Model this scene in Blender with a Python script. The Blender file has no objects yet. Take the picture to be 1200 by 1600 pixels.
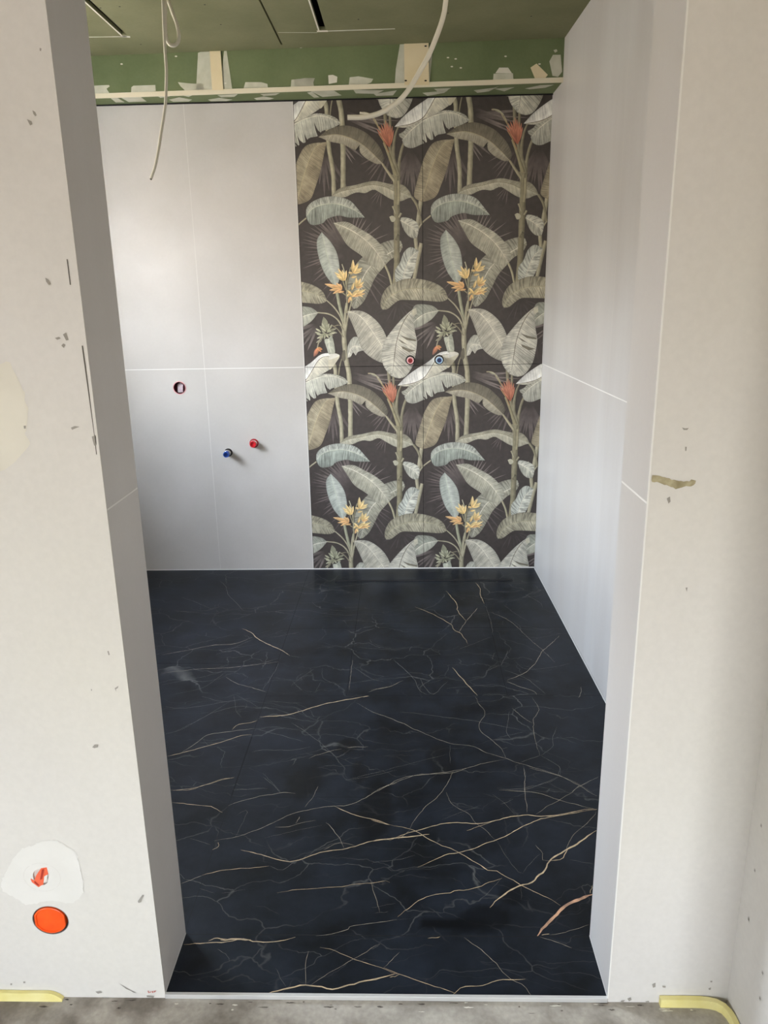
import bpy, bmesh, math, random
from math import sin, cos, pi, sqrt, atan2
from mathutils import Vector, Matrix, noise
random.seed(7)

# ------------------------------------------------------------------ camera
F, PITCH, YAW, ROLL = 1194.21, 0.2772, -0.0300, -0.0175
CX, CH = -0.093, 1.4397
def cam_rot(X, Y, Z):                       # camera (right, forward, up) -> world
    c, s = cos(ROLL), sin(ROLL); x = c*X - s*Z; z = s*X + c*Z
    c, s = cos(PITCH), sin(PITCH); y = c*Y + s*z; z = -s*Y + c*z
    c, s = cos(YAW), sin(YAW)
    return Vector((c*x + s*y, -s*x + c*y, z))
cam_data = bpy.data.cameras.new('camera'); cam = bpy.data.objects.new('camera', cam_data)
bpy.context.scene.collection.objects.link(cam)
r_, f_, u_ = cam_rot(1, 0, 0), cam_rot(0, 1, 0), cam_rot(0, 0, 1)
M = Matrix(((r_.x, u_.x, -f_.x, CX), (r_.y, u_.y, -f_.y, 0), (r_.z, u_.z, -f_.z, CH), (0, 0, 0, 1)))
cam.matrix_world = M
cam_data.sensor_fit = 'HORIZONTAL'; cam_data.sensor_width = 36.0; cam_data.lens = F/1200*36
cam_data.clip_start = 0.02
bpy.context.scene.camera = cam
S = bpy.context.scene
S.view_settings.view_transform = 'Standard'; S.view_settings.look = 'None'
S.view_settings.gamma = 1.0; S.view_settings.use_curve_mapping = False
EXPOSURE = 0.82
S.view_settings.exposure = EXPOSURE

# ------------------------------------------------------------------ world: overcast sky over a sun-warmed ground
world = bpy.data.worlds.new('sky'); S.world = world; world.use_nodes = True
wn, wl = world.node_tree.nodes, world.node_tree.links; wn.clear()
wo = wn.new('ShaderNodeOutputWorld'); wb = wn.new('ShaderNodeBackground')
tc = wn.new('ShaderNodeTexCoord'); sx = wn.new('ShaderNodeSeparateXYZ'); cr = wn.new('ShaderNodeValToRGB')
mr = wn.new('ShaderNodeMapRange'); mr.inputs[1].default_value = -1; mr.inputs[2].default_value = 1
wl.new(tc.outputs['Generated'], sx.inputs[0]); wl.new(sx.outputs['Z'], mr.inputs[0])
wl.new(mr.outputs[0], cr.inputs[0]); wl.new(cr.outputs[0], wb.inputs[0]); wl.new(wb.outputs[0], wo.inputs[0])
e = cr.color_ramp.elements
e[0].position = 0.0; e[0].color = (0.26, 0.235, 0.20, 1)
e[1].position = 1.0; e[1].color = (0.62, 0.75, 1.0, 1)
a = cr.color_ramp.elements.new(0.56); a.color = (0.31, 0.28, 0.24, 1)
a = cr.color_ramp.elements.new(0.61); a.color = (0.92, 0.96, 1.0, 1)
a = cr.color_ramp.elements.new(0.75); a.color = (0.74, 0.85, 1.0, 1)
wb.inputs[1].default_value = 26.0

def portal(name, loc, size_x, size_y, direction):
    l = bpy.data.lights.new(name, 'AREA'); l.shape = 'RECTANGLE'; l.size = size_x; l.size_y = size_y
    o = bpy.data.objects.new(name, l); S.collection.objects.link(o)
    o.location = loc; o.rotation_euler = Vector(direction).to_track_quat('-Z', 'Y').to_euler()
    l.cycles.is_portal = True
    return o

# ------------------------------------------------------------------ dimensions (metres, floor z = 0)
B = 3.9277                     # back wall
XR = 0.6003                    # right wall at the back
XL = -1.95                     # left wall with the window
ZJ = 1.0906                    # wall tile joint
ZT = 2.3157                    # underside of the bulkhead
ZC = 2.4822                    # ceiling
Y0, Y1 = 1.2845, 1.4445        # door wall front and inner faces
DL, DR = -0.6214, 0.3240       # opening
HF = -0.010                    # screed of the outer room
XS = 0.573                     # side wall of the outer room
def xr(y): return XR + 0.0186*(B - y)
HX0, HY0, HZ = -3.2, -3.0, 2.62
def ray_at(u, v, ax, val):
    d = cam_rot((u-600)/F, 1, -(v-800)/F); o = Vector((CX, 0, CH)); t = (val - o[ax])/d[ax]
    return o + d*t
# windows: bathroom (in left wall) y range / z range
BW = (2.20, 3.45, 1.08, 2.18)

# ------------------------------------------------------------------ helpers
def lin(c):
    c = c/255.0
    return c/12.92 if c <= 0.04045 else ((c+0.055)/1.055)**2.4
def rgb(r, g, b, a=1.0): return (lin(r), lin(g), lin(b), a)

def mat(name, col, rough=0.6, metal=0.0, spec=0.5):
    m = bpy.data.materials.new(name); m.use_nodes = True
    b = m.node_tree.nodes['Principled BSDF']
    b.inputs['Base Color'].default_value = col; b.inputs['Roughness'].default_value = rough
    b.inputs['Metallic'].default_value = metal; b.inputs['Specular IOR Level'].default_value = spec
    return m
def noisy(name, c1, c2, scale=(1, 1, 1), nscale=3.0, rough=0.6, detail=6, c3=None, fine=0.0, bump=0.0, lo=0.35, hi=0.65, spec=0.5, bscale=60):
    """procedural material: two colours mixed by stretched noise, optional fine speckle and bump"""
    m = mat(name, c1, rough, 0, spec); n, l = m.node_tree.nodes, m.node_tree.links
    b = n['Principled BSDF']
    t = n.new('ShaderNodeTexCoord'); mp = n.new('ShaderNodeMapping'); mp.inputs['Scale'].default_value = scale
    nz = n.new('ShaderNodeTexNoise'); nz.inputs['Scale'].default_value = nscale; nz.inputs['Detail'].default_value = detail
    l.new(t.outputs['Object'], mp.inputs[0]); l.new(mp.outputs[0], nz.inputs['Vector'])
    ra = n.new('ShaderNodeMapRange'); ra.inputs[1].default_value = lo; ra.inputs[2].default_value = hi
    l.new(nz.outputs[0], ra.inputs[0])
    mx = n.new('ShaderNodeMix'); mx.data_type = 'RGBA'
    l.new(ra.outputs[0], mx.inputs[0]); mx.inputs[6].default_value = c1; mx.inputs[7].default_value = c2
    out = mx.outputs[2]
    if c3 is not None:
        n2 = n.new('ShaderNodeTexNoise'); n2.inputs['Scale'].default_value = nscale*0.45; n2.inputs['Detail'].default_value = 4
        mp2 = n.new('ShaderNodeMapping'); mp2.inputs['Location'].default_value = (5.1, 2.3, 8.8); mp2.inputs['Scale'].default_value = scale
        l.new(t.outputs['Object'], mp2.inputs[0]); l.new(mp2.outputs[0], n2.inputs['Vector'])
        r2 = n.new('ShaderNodeMapRange'); r2.inputs[1].default_value = 0.45; r2.inputs[2].default_value = 0.7
        l.new(n2.outputs[0], r2.inputs[0])
        m2 = n.new('ShaderNodeMix'); m2.data_type = 'RGBA'; l.new(r2.outputs[0], m2.inputs[0])
        l.new(out, m2.inputs[6]); m2.inputs[7].default_value = c3; out = m2.outputs[2]
    if fine > 0:
        n3 = n.new('ShaderNodeTexNoise'); n3.inputs['Scale'].default_value = 90; n3.inputs['Detail'].default_value = 5
        l.new(t.outputs['Object'], n3.inputs['Vector'])
        r3 = n.new('ShaderNodeMapRange'); r3.inputs[1].default_value = 0.3; r3.inputs[2].default_value = 0.7
        r3.inputs[3].default_value = 1-fine; r3.inputs[4].default_value = 1+fine
        l.new(n3.outputs[0], r3.inputs[0])
        vm = n.new('ShaderNodeVectorMath'); vm.operation = 'SCALE'
        l.new(out, vm.inputs[0]); l.new(r3.outputs[0], vm.inputs['Scale']); out = vm.outputs[0]
    l.new(out, b.inputs['Base Color'])
    if bump > 0:
        n4 = n.new('ShaderNodeTexNoise'); n4.inputs['Scale'].default_value = bscale; n4.inputs['Detail'].default_value = 5
        l.new(t.outputs['Object'], n4.inputs['Vector'])
        bp = n.new('ShaderNodeBump'); bp.inputs['Strength'].default_value = bump; bp.inputs['Distance'].default_value = 0.004
        l.new(n4.outputs[0], bp.inputs['Height']); l.new(bp.outputs[0], b.inputs['Normal'])
    return m

class MB:
    """collects geometry and links it as one mesh object"""
    def __init__(s): s.v = []; s.f = []; s.m = []; s.c = []; s.uv = []
    def poly(s, pts, mi=0, col=None):
        i = len(s.v); s.v += [tuple(p) for p in pts]; s.f.append(tuple(range(i, i+len(pts)))); s.m.append(mi)
    def box(s, x0, x1, y0, y1, z0, z1, mi=0):
        i = len(s.v)
        s.v += [(x0,y0,z0),(x1,y0,z0),(x1,y1,z0),(x0,y1,z0),(x0,y0,z1),(x1,y0,z1),(x1,y1,z1),(x0,y1,z1)]
        for q in ((0,3,2,1),(4,5,6,7),(0,1,5,4),(1,2,6,5),(2,3,7,6),(3,0,4,7)):
            s.f.append(tuple(i+k for k in q)); s.m.append(mi)
    def hexa(s, p, mi=0):                    # 8 points: bottom 4 (ccw), top 4
        i = len(s.v); s.v += [tuple(q) for q in p]
        for q in ((0,3,2,1),(4,5,6,7),(0,1,5,4),(1,2,6,5),(2,3,7,6),(3,0,4,7)):
            s.f.append(tuple(i+k for k in q)); s.m.append(mi)
    def lathe(s, prof, loc, axis, seg=24, mi=0, cap0=True, cap1=True):
        """prof: list of (distance along axis, radius)"""
        ax = Vector(axis).normalized(); h = Vector((0,0,1)) if abs(ax.z) < .9 else Vector((1,0,0))
        a = ax.cross(h).normalized(); b = ax.cross(a); i0 = len(s.v); loc = Vector(loc)
        for d, r in prof:
            for k in range(seg):
                t = 2*pi*k/seg; s.v.append(tuple(loc + ax*d + a*(r*cos(t)) + b*(r*sin(t))))
        for j in range(len(prof)-1):
            for k in range(seg):
                k2 = (k+1) % seg
                s.f.append((i0+j*seg+k, i0+j*seg+k2, i0+(j+1)*seg+k2, i0+(j+1)*seg+k)); s.m.append(mi)
        if cap0: s.f.append(tuple(i0+k for k in range(seg))); s.m.append(mi)
        if cap1: s.f.append(tuple(i0+(len(prof)-1)*seg+k for k in reversed(range(seg)))); s.m.append(mi)
    def tube(s, pts, r, seg=12, mi=0):
        pts = [Vector(p) for p in pts]; i0 = len(s.v); n = len(pts)
        up = Vector((0.13, 0.9, 0.2)).normalized()
        for j, p in enumerate(pts):
            t = (pts[min(j+1, n-1)] - pts[max(j-1, 0)]).normalized()
            a = t.cross(up).normalized(); b = t.cross(a).normalized()
            for k in range(seg):
                q = 2*pi*k/seg; s.v.append(tuple(p + a*(r*cos(q)) + b*(r*sin(q))))
        for j in range(n-1):
            for k in range(seg):
                k2 = (k+1) % seg
                s.f.append((i0+j*seg+k, i0+j*seg+k2, i0+(j+1)*seg+k2, i0+(j+1)*seg+k)); s.m.append(mi)
        s.f.append(tuple(i0+k for k in range(seg))); s.m.append(mi)
        s.f.append(tuple(i0+(n-1)*seg+k for k in reversed(range(seg)))); s.m.append(mi)
    def build(s, name, mats, parent=None, smooth=False, loc=(0,0,0), bevel=0):
        me = bpy.data.meshes.new(name)
        L = Vector(loc); me.from_pydata([tuple(Vector(v)-L) for v in s.v], [], s.f)
        for m in (mats if isinstance(mats, (list, tuple)) else [mats]): me.materials.append(m)
        for p, mi in zip(me.polygons, s.m): p.material_index = mi; p.use_smooth = smooth
        bm = bmesh.new(); bm.from_mesh(me); bmesh.ops.recalc_face_normals(bm, faces=bm.faces) if smooth else None
        bm.to_mesh(me); bm.free()
        o = bpy.data.objects.new(name, me); S.collection.objects.link(o); o.location = loc
        if parent: o.parent = parent; o.location = L - parent.location
        if bevel:
            b = o.modifiers.new('bevel', 'BEVEL'); b.width = bevel; b.segments = 2; b.limit_method = 'ANGLE'
        if smooth:
            try: me.set_sharp_from_angle(angle=math.radians(40))
            except Exception: pass
        return o
def structure(o): o['kind'] = 'structure'; return o
def empty(name, loc):
    o = bpy.data.objects.new(name, None); S.collection.objects.link(o); o.location = loc
    o.empty_display_size = 0.05; return o
def tag(o, label, cat, group=None, kind=None):
    o['label'] = label; o['category'] = cat
    if group: o['group'] = group
    if kind: o['kind'] = kind
    return o

def catmull(P, n=8):
    P = [Vector(p) for p in P]
    if len(P) < 3: return [P[0].lerp(P[-1], i/n) for i in range(n+1)]
    out = []
    for i in range(len(P)-1):
        p0 = P[i-1] if i else P[i]*2-P[i+1]; p1, p2 = P[i], P[i+1]
        p3 = P[i+2] if i+2 < len(P) else P[i+1]*2-P[i]
        for k in range(n):
            t = k/n
            out.append(0.5*((2*p1)+(p2-p0)*t+(2*p0-5*p1+4*p2-p3)*t*t+(3*p1-p0-3*p2+p3)*t**3))
    out.append(P[-1]); return out
def resample(P, n):
    d = [0]
    for i in range(1, len(P)): d.append(d[-1]+(P[i]-P[i-1]).length)
    out = []; j = 0
    for i in range(n+1):
        t = d[-1]*i/n
        while j < len(P)-2 and d[j+1] < t: j += 1
        s = (t-d[j])/max(d[j+1]-d[j], 1e-9); out.append(P[j].lerp(P[j+1], min(max(s, 0), 1)))
    return out

def holed_plane(outer, holes, y, flip=False):
    """flat panel in plane y with circular holes; returns list of triangles ((x,z) -> 3D)"""
    bm = bmesh.new(); ed = []
    vs = [bm.verts.new((x, y, z)) for x, z in outer]
    for i in range(len(vs)): ed.append(bm.edges.new((vs[i], vs[(i+1) % len(vs)])))
    for (hx, hz, r, ry) in holes:
        hv = [bm.verts.new((hx+r*cos(2*pi*k/32), y, hz+ry*sin(2*pi*k/32))) for k in range(32)]
        for i in range(32): ed.append(bm.edges.new((hv[i], hv[(i+1) % 32])))
    bmesh.ops.triangle_fill(bm, edges=ed, use_beauty=True, normal=(0, -1, 0))
    T = [[tuple(v.co) for v in f.verts] for f in bm.faces]; bm.free(); return T

# ------------------------------------------------------------------ materials
m_tile = noisy('concrete_look_tile', rgb(193, 188, 182), rgb(205, 200, 195), (1, 1, 1), 2.2, 0.38, c3=rgb(184, 179, 172), fine=0.012)
m_tile_streak = noisy('concrete_look_tile_streaked', rgb(193, 189, 186), rgb(205, 203, 201), (1.3, 1.3, 0.22), 2.8, 0.36, c3=rgb(197, 192, 187), fine=0.01)
m_grout = mat('white_grout', rgb(232, 230, 226), 0.7)
m_wall_grey = noisy('unseen_wall_grey', rgb(128, 120, 110), rgb(146, 138, 128), (1, 1, 1), 5, 0.9)  # darker grey chosen for unseen hall walls to cut bounced light
m_grout_thin = mat('pale_grout', rgb(216, 212, 206), 0.7)
m_plaster = noisy('smoothed_plaster', rgb(206, 202, 196), rgb(214, 210, 204), (1, 1, 1), 1.7, 0.85, c3=rgb(210, 206, 195), fine=0.02, bump=0.08, spec=0.2)
m_filler = noisy('white_filler', rgb(217, 214, 206), rgb(224, 221, 214), (1, 1, 1), 8, 0.9, bump=0.1, spec=0.2)
m_filler_cream = noisy('cream_filler', rgb(212, 207, 193), rgb(219, 214, 200), (1, 1, 1), 8, 0.9, bump=0.1, spec=0.2)
m_scuff = mat('grey_scuff', rgb(150, 145, 136), 0.9)
m_scuff_brown = noisy('olive_scuff', rgb(140, 130, 98), rgb(176, 166, 134), (1, 1, 1), 60, 0.9)
m_crack = mat('dark_gap', rgb(95, 90, 82), 0.9)
m_red_ink = mat('red_pencil', rgb(190, 120, 110), 0.9)
m_screed = noisy('raw_screed', rgb(118, 110, 99), rgb(166, 159, 147), (1, 1, 1), 9, 0.9, detail=10, c3=rgb(178, 172, 160), fine=0.12, bump=0.4, lo=.4, hi=.6)
m_screed_dark = noisy('dark_screed', rgb(70, 63, 56), rgb(98, 90, 80), (1, 1, 1), 30, 0.9)  # darker screed tone for thin smears along the wall base
m_green = noisy('green_plasterboard', rgb(106, 118, 84), rgb(118, 129, 94), (1, 1, 1), 5, 0.85, fine=0.03, spec=0.2)
m_green_top = noisy('olive_plasterboard', rgb(116, 117, 88), rgb(126, 126, 97), (1, 1, 1), 4, 0.85, fine=0.03, spec=0.2)
m_green_fill = noisy('thin_filler_on_green', rgb(192, 192, 172), rgb(208, 207, 190), (1, 1, 1), 20, 0.9)
m_cream = noisy('cream_board', rgb(224, 208, 168), rgb(230, 215, 180), (1, 1, 1), 9, 0.8)
m_bead = mat('cream_corner_bead', rgb(226, 217, 192), 0.7)
m_dark = mat('dark_void', rgb(22, 20, 24), 0.9)
m_bare = mat('bare_board_edge', rgb(222, 218, 204), 0.8)
m_white_trim = mat('white_edge_profile', rgb(228, 226, 220), 0.35)
m_metal = mat('brushed_aluminium', rgb(232, 232, 230), 0.38, 0.55)
m_foam = noisy('yellow_foam', rgb(222, 208, 130), rgb(230, 220, 156), (1, 1, 1), 14, 0.8)
m_cable = mat('grey_white_cable', rgb(214, 208, 190), 0.5)
m_copper_end = mat('cut_cable_core', rgb(92, 82, 70), 0.5)
m_red = mat('red_plastic', rgb(205, 30, 42), 0.35)
m_blue = mat('blue_plastic', rgb(28, 78, 170), 0.35)
m_red_in = mat('red_plastic_inner', rgb(150, 8, 28), 0.4)
m_blue_in = mat('blue_plastic_inner', rgb(12, 44, 104), 0.4)
m_nickel = mat('nickel_pipe', rgb(214, 210, 204), 0.25, 0.9)
m_orange = noisy('orange_plastic', rgb(250, 98, 30), rgb(238, 82, 20), (1, 1, 1), 30, 0.4)
m_maroon = mat('maroon_box', rgb(120, 30, 45), 0.5)
m_foil = noisy('wrapping_foil', rgb(178, 164, 168), rgb(140, 112, 120), (1, 1, 1), 60, 0.35, bump=0.5)
m_frame = mat('white_window_frame', rgb(235, 236, 236), 0.4)
m_glass = bpy.data.materials.new('window_glass'); m_glass.use_nodes = True
gn, gl = m_glass.node_tree.nodes, m_glass.node_tree.links
gn.clear(); go = gn.new('ShaderNodeOutputMaterial'); gm = gn.new('ShaderNodeMixShader'); gt = gn.new('ShaderNodeBsdfTransparent'); gg = gn.new('ShaderNodeBsdfGlossy')
gg.inputs['Roughness'].default_value = 0.02; gm.inputs[0].default_value = 0.06
gl.new(gt.outputs[0], gm.inputs[1]); gl.new(gg.outputs[0], gm.inputs[2]); gl.new(gm.outputs[0], go.inputs[0])

# black marble-look floor: near black ground with faint cloudy patches and hairline veins; traced veins are inlaid strips
m_black = bpy.data.materials.new('black_marble_tile'); m_black.use_nodes = True
n, l = m_black.node_tree.nodes, m_black.node_tree.links; pb = n['Principled BSDF']
t = n.new('ShaderNodeTexCoord')
nz = n.new('ShaderNodeTexNoise'); nz.inputs['Scale'].default_value = 5.0; nz.inputs['Detail'].default_value = 15; nz.inputs['Roughness'].default_value = 0.68
l.new(t.outputs['Object'], nz.inputs['Vector'])
r1 = n.new('ShaderNodeMapRange'); r1.inputs[1].default_value = 0.35; r1.inputs[2].default_value = 0.75; l.new(nz.outputs[0], r1.inputs[0])
mx = n.new('ShaderNodeMix'); mx.data_type = 'RGBA'; l.new(r1.outputs[0], mx.inputs[0])
mx.inputs[6].default_value = rgb(9, 13, 18); mx.inputs[7].default_value = rgb(33, 39, 49)
# hairline cracks
wn1 = n.new('ShaderNodeTexNoise'); wn1.inputs['Scale'].default_value = 3.0; wn1.inputs['Detail'].default_value = 5; l.new(t.outputs['Object'], wn1.inputs['Vector'])
va = n.new('ShaderNodeVectorMath'); va.operation = 'MULTIPLY_ADD'; va.inputs[1].default_value = (0.35, 0.35, 0.0)
l.new(wn1.outputs['Color'], va.inputs[0]); l.new(t.outputs['Object'], va.inputs[2])
mp = n.new('ShaderNodeMapping'); mp.inputs['Scale'].default_value = (1.0, 1.9, 1); mp.inputs['Rotation'].default_value = (0, 0, 0.35); l.new(va.outputs[0], mp.inputs[0])
vo = n.new('ShaderNodeTexVoronoi'); vo.feature = 'DISTANCE_TO_EDGE'; vo.inputs['Scale'].default_value = 3.2; l.new(mp.outputs[0], vo.inputs['Vector'])
r2 = n.new('ShaderNodeMapRange'); r2.inputs[1].default_value = 0.0; r2.inputs[2].default_value = 0.010; r2.inputs[3].default_value = 1; r2.inputs[4].default_value = 0
l.new(vo.outputs['Distance'], r2.inputs[0])
nk = n.new('ShaderNodeTexNoise'); nk.inputs['Scale'].default_value = 2.3; nk.inputs['Detail'].default_value = 3; l.new(t.outputs['Object'], nk.inputs['Vector'])
rk = n.new('ShaderNodeMapRange'); rk.inputs[1].default_value = 0.42; rk.inputs[2].default_value = 0.62; rk.inputs[4].default_value = 0.60; l.new(nk.outputs[0], rk.inputs[0])
mm = n.new('ShaderNodeMath'); mm.operation = 'MULTIPLY'; l.new(r2.outputs[0], mm.inputs[0]); l.new(rk.outputs[0], mm.inputs[1])
mpb = n.new('ShaderNodeMapping'); mpb.inputs['Scale'].default_value = (0.8, 2.6, 1); mpb.inputs['Rotation'].default_value = (0, 0, -0.5); mpb.inputs['Location'].default_value = (3.3, 1.7, 0); l.new(va.outputs[0], mpb.inputs[0])
vob = n.new('ShaderNodeTexVoronoi'); vob.feature = 'DISTANCE_TO_EDGE'; vob.inputs['Scale'].default_value = 5.5; l.new(mpb.outputs[0], vob.inputs['Vector'])
rb = n.new('ShaderNodeMapRange'); rb.inputs[2].default_value = 0.012; rb.inputs[3].default_value = 1; rb.inputs[4].default_value = 0; l.new(vob.outputs['Distance'], rb.inputs[0])
nkb = n.new('ShaderNodeTexNoise'); nkb.inputs['Scale'].default_value = 3.1; nkb.inputs['Detail'].default_value = 4; l.new(mpb.outputs[0], nkb.inputs['Vector'])
rkb = n.new('ShaderNodeMapRange'); rkb.inputs[1].default_value = 0.5; rkb.inputs[2].default_value = 0.68; rkb.inputs[4].default_value = 0.5; l.new(nkb.outputs[0], rkb.inputs[0])
mmb = n.new('ShaderNodeMath'); mmb.operation = 'MULTIPLY'; l.new(rb.outputs[0], mmb.inputs[0]); l.new(rkb.outputs[0], mmb.inputs[1])
mxx = n.new('ShaderNodeMath'); mxx.operation = 'MAXIMUM'; l.new(mm.outputs[0], mxx.inputs[0]); l.new(mmb.outputs[0], mxx.inputs[1])
m3 = n.new('ShaderNodeMix'); m3.data_type = 'RGBA'; l.new(mxx.outputs[0], m3.inputs[0]); l.new(mx.outputs[2], m3.inputs[6]); m3.inputs[7].default_value = rgb(112, 112, 108)
# damp blotches from a vertex mask
at = n.new('ShaderNodeAttribute'); at.attribute_name = 'damp'
m4 = n.new('ShaderNodeMix'); m4.data_type = 'RGBA'; l.new(at.outputs['Fac'], m4.inputs[0]); l.new(m3.outputs[2], m4.inputs[6]); m4.inputs[7].default_value = rgb(4, 6, 10)
l.new(m4.outputs[2], pb.inputs['Base Color'])
rr = n.new('ShaderNodeMapRange'); rr.inputs[3].default_value = 0.40; rr.inputs[4].default_value = 0.30; l.new(at.outputs['Fac'], rr.inputs[0]); l.new(rr.outputs[0], pb.inputs['Roughness'])
pb.inputs['Specular IOR Level'].default_value = 0.20

def attr_mat(name, rough):
    """printed ceramic: colour from the mesh colour attribute, leaf ribs from the UV map; alpha = rib strength"""
    m = bpy.data.materials.new(name); m.use_nodes = True
    n, l = m.node_tree.nodes, m.node_tree.links; b = n['Principled BSDF']; b.inputs['Roughness'].default_value = rough
    c = n.new('ShaderNodeVertexColor'); c.layer_name = 'print'
    uv = n.new('ShaderNodeUVMap'); uv.uv_map = 'leaf'
    sp = n.new('ShaderNodeSeparateXYZ'); l.new(uv.outputs[0], sp.inputs[0])
    t = n.new('ShaderNodeTexCoord')
    nz = n.new('ShaderNodeTexNoise'); nz.inputs['Scale'].default_value = 25; nz.inputs['Detail'].default_value = 6; l.new(t.outputs['Object'], nz.inputs['Vector'])
    ab = n.new('ShaderNodeMath'); ab.operation = 'ABSOLUTE'; l.new(sp.outputs['Y'], ab.inputs[0])
    p1 = n.new('ShaderNodeMath'); p1.operation = 'MULTIPLY_ADD'; l.new(ab.outputs[0], p1.inputs[0]); p1.inputs[1].default_value = -0.9; l.new(sp.outputs['X'], p1.inputs[2])
    p2 = n.new('ShaderNodeMath'); p2.operation = 'MULTIPLY_ADD'; l.new(nz.outputs[0], p2.inputs[0]); p2.inputs[1].default_value = 1.0; l.new(p1.outputs[0], p2.inputs[2])
    # rib texture: 1-D noise along the leaf = irregular cross ribs
    cb = n.new('ShaderNodeCombineXYZ'); l.new(p2.outputs[0], cb.inputs[0])
    vv = n.new('ShaderNodeMath'); vv.operation = 'MULTIPLY'; vv.inputs[1].default_value = 0.28; l.new(sp.outputs['Y'], vv.inputs[0]); l.new(vv.outputs[0], cb.inputs[1])
    ns = n.new('ShaderNodeTexNoise'); ns.inputs['Scale'].default_value = 1.0; ns.inputs['Detail'].default_value = 2; l.new(cb.outputs[0], ns.inputs['Vector'])
    r = n.new('ShaderNodeMapRange'); r.inputs[1].default_value = 0.40; r.inputs[2].default_value = 0.56; r.inputs[3].default_value = 1.0; r.inputs[4].default_value = 0.0; l.new(ns.outputs[0], r.inputs[0])
    fac = n.new('ShaderNodeMath'); fac.operation = 'MULTIPLY'; l.new(r.outputs[0], fac.inputs[0]); l.new(c.outputs['Alpha'], fac.inputs[1])
    dk = n.new('ShaderNodeMath'); dk.operation = 'MULTIPLY_ADD'; l.new(fac.outputs[0], dk.inputs[0]); dk.inputs[1].default_value = -1.0; dk.inputs[2].default_value = 1.0
    n5 = n.new('ShaderNodeTexNoise'); n5.inputs['Scale'].default_value = 38; n5.inputs['Detail'].default_value = 8; l.new(t.outputs['Object'], n5.inputs['Vector'])
    r5 = n.new('ShaderNodeMapRange'); r5.inputs[1].default_value = 0.3; r5.inputs[2].default_value = 0.7; r5.inputs[3].default_value = 0.82; r5.inputs[4].default_value = 1.16; l.new(n5.outputs[0], r5.inputs[0])
    k = n.new('ShaderNodeMath'); k.operation = 'MULTIPLY'; l.new(dk.outputs[0], k.inputs[0]); l.new(r5.outputs[0], k.inputs[1])
    vm = n.new('ShaderNodeVectorMath'); vm.operation = 'SCALE'; l.new(c.outputs['Color'], vm.inputs[0]); l.new(k.outputs[0], vm.inputs['Scale'])
    l.new(vm.outputs[0], b.inputs['Base Color'])
    return m
m_print = attr_mat('botanical_print', 0.42)
m_tile_body = mat('tile_body', rgb(60, 55, 52), 0.6)
m_dark_joint = mat('dark_joint', rgb(38, 33, 31), 0.8)

#@@SETTING
# ------------------------------------------------------------------ floor
NX, NY = 150, 200
fx0, fx1, fy0, fy1 = XL, 0.66, Y0, B
def blot(x, y):
    v = 0
    for (u, w, rx, ry, k) in DAMP:
        d = sqrt(((x-u)/rx)**2 + ((y-w)/ry)**2) + 0.55*noise.noise(Vector((x*9, y*9, 3)))
        v = max(v, k*min(max((1.05-d)/0.25, 0), 1))
    return v
DAMP = []
for (u, v, rx, ry, k) in ((540,1165,.045,.06,.8),(585,1270,.07,.16,.8),(560,1205,.03,.10,.7),(478,1225,.07,.10,.75),(455,1290,.05,.07,.5),
                          (690,1190,.06,.16,.7),(715,1445,.09,.022,1),(770,1435,.08,.05,.8),(800,1400,.05,.05,.6),(668,1444,.02,.016,1),(640,1250,.05,.1,.35)):
    p = ray_at(u, v, 2, 0); DAMP.append((p.x, p.y, rx*.8, ry*.8, k*.85))
b = MB(); b.box(fx0, DL-0.005, Y1, fy1, -0.05, -0.0003, 0)
me = bpy.data.meshes.new('floor'); vs = []; fs = []
def fgrid(x0, x1, y0, y1, nx, ny, z=0.0):
    i0 = len(vs)
    for j in range(ny+1):
        for i in range(nx+1): vs.append((x0+(x1-x0)*i/nx, y0+(y1-y0)*j/ny, z))
    for j in range(ny):
        for i in range(nx):
            a_ = i0+j*(nx+1)+i; fs.append((a_, a_+1, a_+nx+2, a_+nx+1))
fgrid(fx0, 0.66, Y1, B, 170, 170); fgrid(DL, DR, Y0+0.006, Y1, 60, 12)
nbase = len(fs)
fm = [0]*nbase
def fpoly(pts, mi): 
    i = len(vs); vs.extend(pts); fs.append(tuple(range(i, i+len(pts)))); fm.append(mi)
# joints between floor tiles: thin darker strips
def joint(x0, y0, x1, y1, w=0.0022, mi=1, z=0.00025):
    d = Vector((x1-x0, y1-y0)).normalized(); nx_, ny_ = -d.y*w/2, d.x*w/2
    fpoly([(x0+nx_, y0+ny_, z), (x0-nx_, y0-ny_, z), (x1-nx_, y1-ny_, z), (x1+nx_, y1+ny_, z)], mi)
XJ = -0.6244
for y in (1.9546, 2.5531, 3.1549): joint(XJ, y, xr(y), y)
for y in (1.62, 2.82): joint(XL, y, XJ, y)
joint(DL, Y1, DR, Y1, 0.002)
joint(XJ, Y1, XJ, B-0.0, 0.0016)
joint(XJ, 1.96, XJ, 2.28, 0.0040, 2)
joint(-0.322, 2.5531, -0.328, 3.74, 0.0016); joint(0.277, 2.5531, 0.283, 3.74, 0.0016); 
joint(0.283, 3.74, 0.283, B, 0.0016)

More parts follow.
